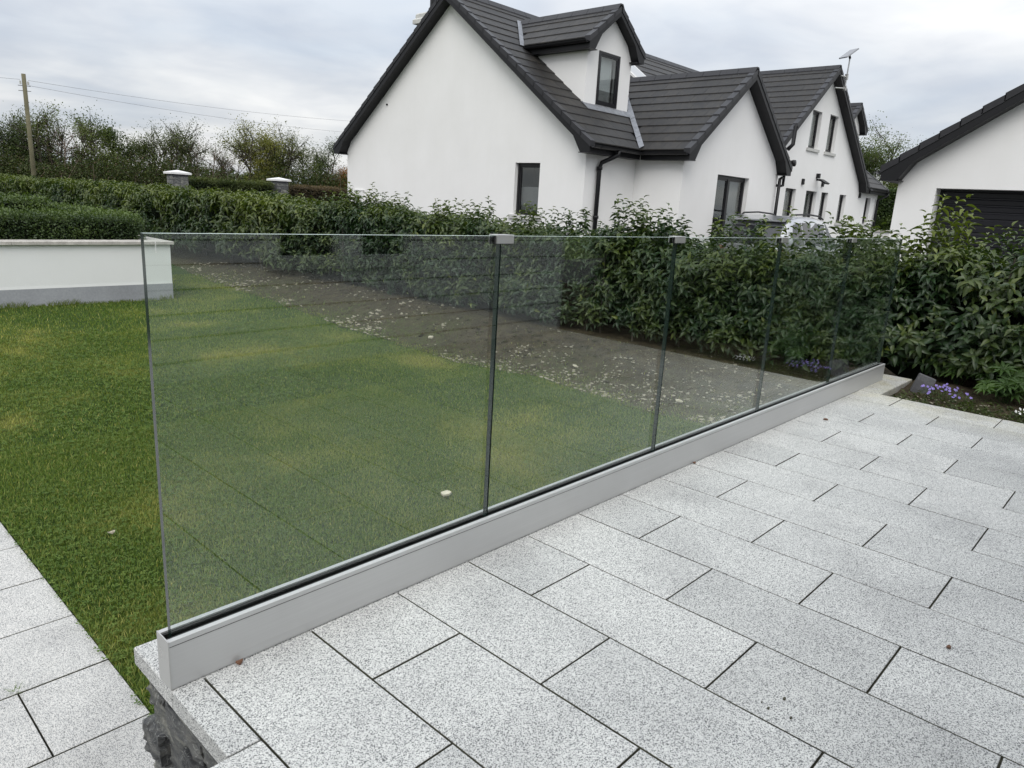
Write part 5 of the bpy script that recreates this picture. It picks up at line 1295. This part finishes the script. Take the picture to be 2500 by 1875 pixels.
def bush(name, label, x, y, zb_, zt_, wid, mat, nleaf, size, bare=0.3, seed=1, cat='tree', twigmat=None, clump=True, ivy=None, trunk=True):
    r3 = np.random.default_rng(seed); r4 = random.Random(seed); root = empty(name, label, cat, 'trees and shrubs beyond the hedge' if x < 40 and y > 20 else None)
    H = zt_-zb_; mb = MB(); tips = []
    nst = 5 if trunk else 9
    for k in range(nst):
        an = r4.uniform(0, 6.28); bx_, by_ = x+math.cos(an)*wid*.12, y+math.sin(an)*wid*.12
        tx, ty = x+math.cos(an)*wid*r4.uniform(.15, .5), y+math.sin(an)*wid*r4.uniform(.15, .5); tz = zb_+H*r4.uniform(.65, .95)
        mid = ((bx_+tx)/2+r4.uniform(-.1, .1)*wid, (by_+ty)/2, zb_+H*.45); mb.tube([(bx_, by_, zb_), mid, (tx, ty, tz)], [H*.018, H*.012, H*.005], 5)
        for q in range(9):
            f_ = r4.uniform(.3, 1.0); s_ = Vector(mid).lerp(Vector((tx, ty, tz)), f_*1.0) if f_ > .45 else Vector((bx_, by_, zb_)).lerp(Vector(mid), .5+f_)
            d = Vector((r4.gauss(0, 1), r4.gauss(0, 1), r4.uniform(.3, 1.8))).normalized(); e = s_+d*H*r4.uniform(.12, .30)
            mb.tube([s_, (s_+e)/2+Vector((0, 0, .02*H)), e], [H*.006, H*.004, H*.002], 4, cap=False); tips.append(e)
            for w_ in range(5):
                d2 = (d+Vector((r4.gauss(0, .5), r4.gauss(0, .5), r4.uniform(0, .8)))).normalized(); s2 = s_.lerp(e, r4.uniform(.4, 1)); e2 = s2+d2*H*r4.uniform(.06, .16)
                mb.tube([s2, e2], [H*.0025, H*.0012], 3, cap=False); tips.append(e2); tips.append((s2+e2)/2)
    mb.obj('trunk', twigmat or M_BARK, root)
    T_ = np.array([tuple(t__) for t__ in tips]); nl = int(nleaf*2.6); size *= .80
    if nl:
        c = T_[r3.integers(0, len(T_), nl)]; P = c+r3.normal(0, 1, (nl, 3))*H*np.array([.045, .045, .040]); 
        low = r3.uniform(0, 1, nl) < (1-bare)*.85
        nc = 26; cz = r3.uniform(0, 1, nc)**.9*.86; ca = r3.uniform(0, 6.28, nc); cr_ = wid*.46*np.sqrt(r3.uniform(.02, 1, nc))*(1-.72*cz**2)
        CC = np.stack([x+np.cos(ca)*cr_, y+np.sin(ca)*cr_, zb_+H*(.08+cz)], 1); cs = H*r3.uniform(.055, .11, nc)*(1-.35*cz)
        ci = r3.integers(0, nc, nl); Pb = CC[ci]+r3.normal(0, 1, (nl, 3))*cs[ci][:, None]; P = np.where(low[:, None], Pb, P)
        gap = fbm(P[:, 0]+P[:, 1]*.6, P[:, 2]+P[:, 1]*.3, seed, 2.2/max(.6, H*.2), 3); k = gap > .30; P = P[k]; nl = len(P)
        Lf = size*r3.uniform(.6, 1.4, nl); D = unit(r3.normal(0, 1, (nl, 3))+[0, 0, .2]); Nn = unit(r3.normal(0, .7, (nl, 3))+[0, 0, .8])
        tint = np.clip(.35+(fbm(P[:, 0], P[:, 2], seed+3, 1.2, 3)-.5)*1.6+r3.normal(0, .2, nl)+.25*(P[:, 2]-zb_)/H-.1, 0, 1)
        V, F = place_leaves(T_SMALL, P, D, Nn, Lf, Lf*.6); bigmesh('crown', V, F, np.repeat(tint, len(T_SMALL[0])), mat, root)
    return root
# positions follow the hedgerow about 35 m away
HR = [('hawthorn', 'thin dark-leaved hedgerow tree at the left edge', 7.6, 37.5, 3.4, 2.6, M_TREEDARK, 5200, .085, .3),
      ('ash_sapling', 'slim green sapling rising just right of the utility pole', 9.35, 36.8, 3.85, 1.5, M_TREEGREEN, 4200, .09, .2),
      ('bare_shrub', 'leafless twiggy shrub with pale branches right of the pole', 10.5, 36.6, 3.1, 1.6, M_TREEBROWN, 900, .06, .8),
      ('elder_tree', 'airy light green spreading tree in the hedgerow', 11.7, 36.3, 3.45, 2.4, M_TREEGREEN, 6500, .10, .1),
      ('dark_shrub', 'rounded dark shrub left of the first pillar', 13.15, 35.8, 3.15, 2.3, M_TREEDARK, 6200, .08, .2),
      ('dark_shrub', 'pointed dark shrub right above the first pillar', 14.6, 35.2, 3.65, 1.7, M_TREEDARK, 4800, .08, .2),
      ('bare_shrub', 'sparse grey shrub between the two pillars', 15.9, 34.8, 2.95, 1.8, M_TREEGREEN, 1500, .07, .7),
      ('bare_shrub', 'small bare shrub left of the ivy tree', 16.9, 34.5, 2.6, 1.2, M_TREEBROWN, 500, .06, .8),
      ('ivy_tree', 'yellow-green ivy-clad tree above the second pillar', 18.1, 33.6, 3.85, 2.6, M_TREEYEL, 9500, .09, .1),
      ('ivy_tree', 'dark ivy-covered trunk beside the yellow-green tree', 19.0, 33.6, 3.45, 1.6, M_TREEDARK, 6000, .08, .1),
      ('green_shrub', 'green leafy shrub close to the house corner', 20.6, 32.6, 3.25, 2.2, M_TREEGREEN, 6500, .08, .2),
      ('orange_shrub', 'rusty orange autumn shrub beside the house wall', 21.9, 31.6, 2.4, 1.4, M_TREEORANGE, 3500, .07, .2),
      ('hawthorn', 'dark hawthorn behind the utility pole', 8.8, 38.0, 3.0, 2.4, M_TREEDARK, 5200, .08, .3)]
for k, (nm, lb, x, y, zt_, wd, mt, nl, sz, bare) in enumerate(HR):
    bush(nm, lb, x, y, -.6, zt_, wd*1.25, mt, nl, sz, bare, 50+k, twigmat=M_TWIG if 'bare' in nm else M_BARK)
# understorey of the hedgerow: one unbroken tangle
r3 = np.random.default_rng(99); n = 95000; tt = r3.uniform(0, 1, n)
ax, ay, bx_, by_ = -6.0, 40.5, 30.0, 28.5
X = ax+(bx_-ax)*tt+r3.normal(0, .5, n); Y = ay+(by_-ay)*tt+r3.normal(0, .6, n)
zt_ = 2.0+(fbm(tt*40, tt*0, 15, 1, 3)-.5)*1.5; zt_ = np.where((X > 14.6) & (X < 17.2), zt_-.35, zt_); Z = -.6+(zt_+.6)*r3.uniform(0, 1, n)**.7
for nm, mt, sel in (('undergrowth', M_TREEDARK, (np.arange(n) % 5) < 4), ('brown_undergrowth', M_TREEBROWN, (np.arange(n) % 5) >= 4)):
    P = np.stack([X, Y, Z], 1)[sel]; m_ = len(P); Lf = .085*r3.uniform(.6, 1.4, m_)
    V, F = place_leaves(T_SMALL, P, unit(r3.normal(0, 1, (m_, 3))), unit(r3.normal(0, .6, (m_, 3))+[0, 0, .8]), Lf, Lf*.6)
    o = bigmesh(nm, V, F, np.repeat(np.clip(r3.normal(.4, .25, m_), 0, 1), len(T_SMALL[0])), mt)
    tag(o, 'dark tangled undergrowth at the foot of the far hedgerow' if sel[0] else 'brown leafless tangle mixed into the far hedgerow', 'undergrowth', kind='stuff')
mb = MB()
for k in range(170):
    t__ = random.random(); x, y = ax+(bx_-ax)*t__+random.gauss(0, .4), ay+(by_-ay)*t__-.6+random.gauss(0, .4); z = random.uniform(-.6, .6); h = random.uniform(.8, 1.9)
    mb.tube([(x, y, z), (x+random.gauss(0, .25), y, z+h*.5), (x+random.gauss(0, .5), y, z+h)], [.016, .011, .005], 4, cap=False)
o = mb.obj('hedgerow_stems', M_TWIG); tag(o, 'pale bare stems standing in the far hedgerow', 'stems', kind='stuff')
# clipped brown beech hedge right of the second pillar
box_hedge('beech_hedge', 'low clipped reddish-brown beech hedge right of the second pillar', 12.6, 17.0, 20.6, 21.4, -.3, 1.30, 2400, .05, M_TREEBROWN)
box_hedge('beech_hedge', 'low brown-green hedge top between the two pillars', 9.0, 11.7, 20.7, 21.3, -.3, 1.34, 2400, .05, M_TREEDARK)
# far wooded ridge on the horizon
r3 = np.random.default_rng(31); n = 26000; an = r3.uniform(-.3, 2.2, n); R_ = 330+r3.normal(0, 8, n)
zt_ = 3.5+6*fbm(an*9, an*0, 8, 1.0, 4); P = np.stack([R_*np.cos(an), R_*np.sin(an), -2+(zt_+2)*r3.uniform(0, 1, n)], 1); Lf = r3.uniform(1.2, 3.2, n)
V, F = place_leaves(T_SMALL, P, unit(r3.normal(0, 1, (n, 3))), unit(r3.normal(0, .5, (n, 3))+[0, 0, 1]), Lf, Lf*.7)
o = bigmesh('far_wood', V, F, np.repeat(r3.uniform(0, .8, n), len(T_SMALL[0])), M_TREEDARK); tag(o, 'distant low line of woodland on the horizon', 'woodland', kind='stuff')

# ================================================================== BACKGROUND RIGHT (gap between house and garage)
bw = empty('boundary_wall', 'low white wall with a cream coping between the house and the garage', 'wall')
MB().box(31.0, 31.3, 2.0, 14, -.5, .86).obj('wall', M_WHITE, bw); MB().cbox(30.95, 31.35, 2.0, 14, .862, .94, .01).obj('coping', M_COPE, bw)
box_hedge('tall_hedge', 'tall clipped green hedge behind the low wall in the gap by the garage', 32.2, 33.6, 3.0, 14, .2, 2.55, 1500, .085, M_BOX)
bush('ash_tree', 'twiggy half-bare tree rising behind the gap beside the garage', 39.0, 11.1, -.5, 5.1, 4.0, M_TREEGREEN, 8500, .10, .45, 201, twigmat=M_BARK)
bush('ivy_tree', 'dense dark ivy-clad tree close to the far gable', 38.5, 12.2, -.5, 4.6, 3.2, M_TREEDARK, 11000, .11, .1, 202)
bush('green_shrub', 'yellow-green shrub beyond the far end of the house', 37.0, 9.2, -.5, 3.6, 3.4, M_TREEGREEN, 7500, .10, .1, 203)
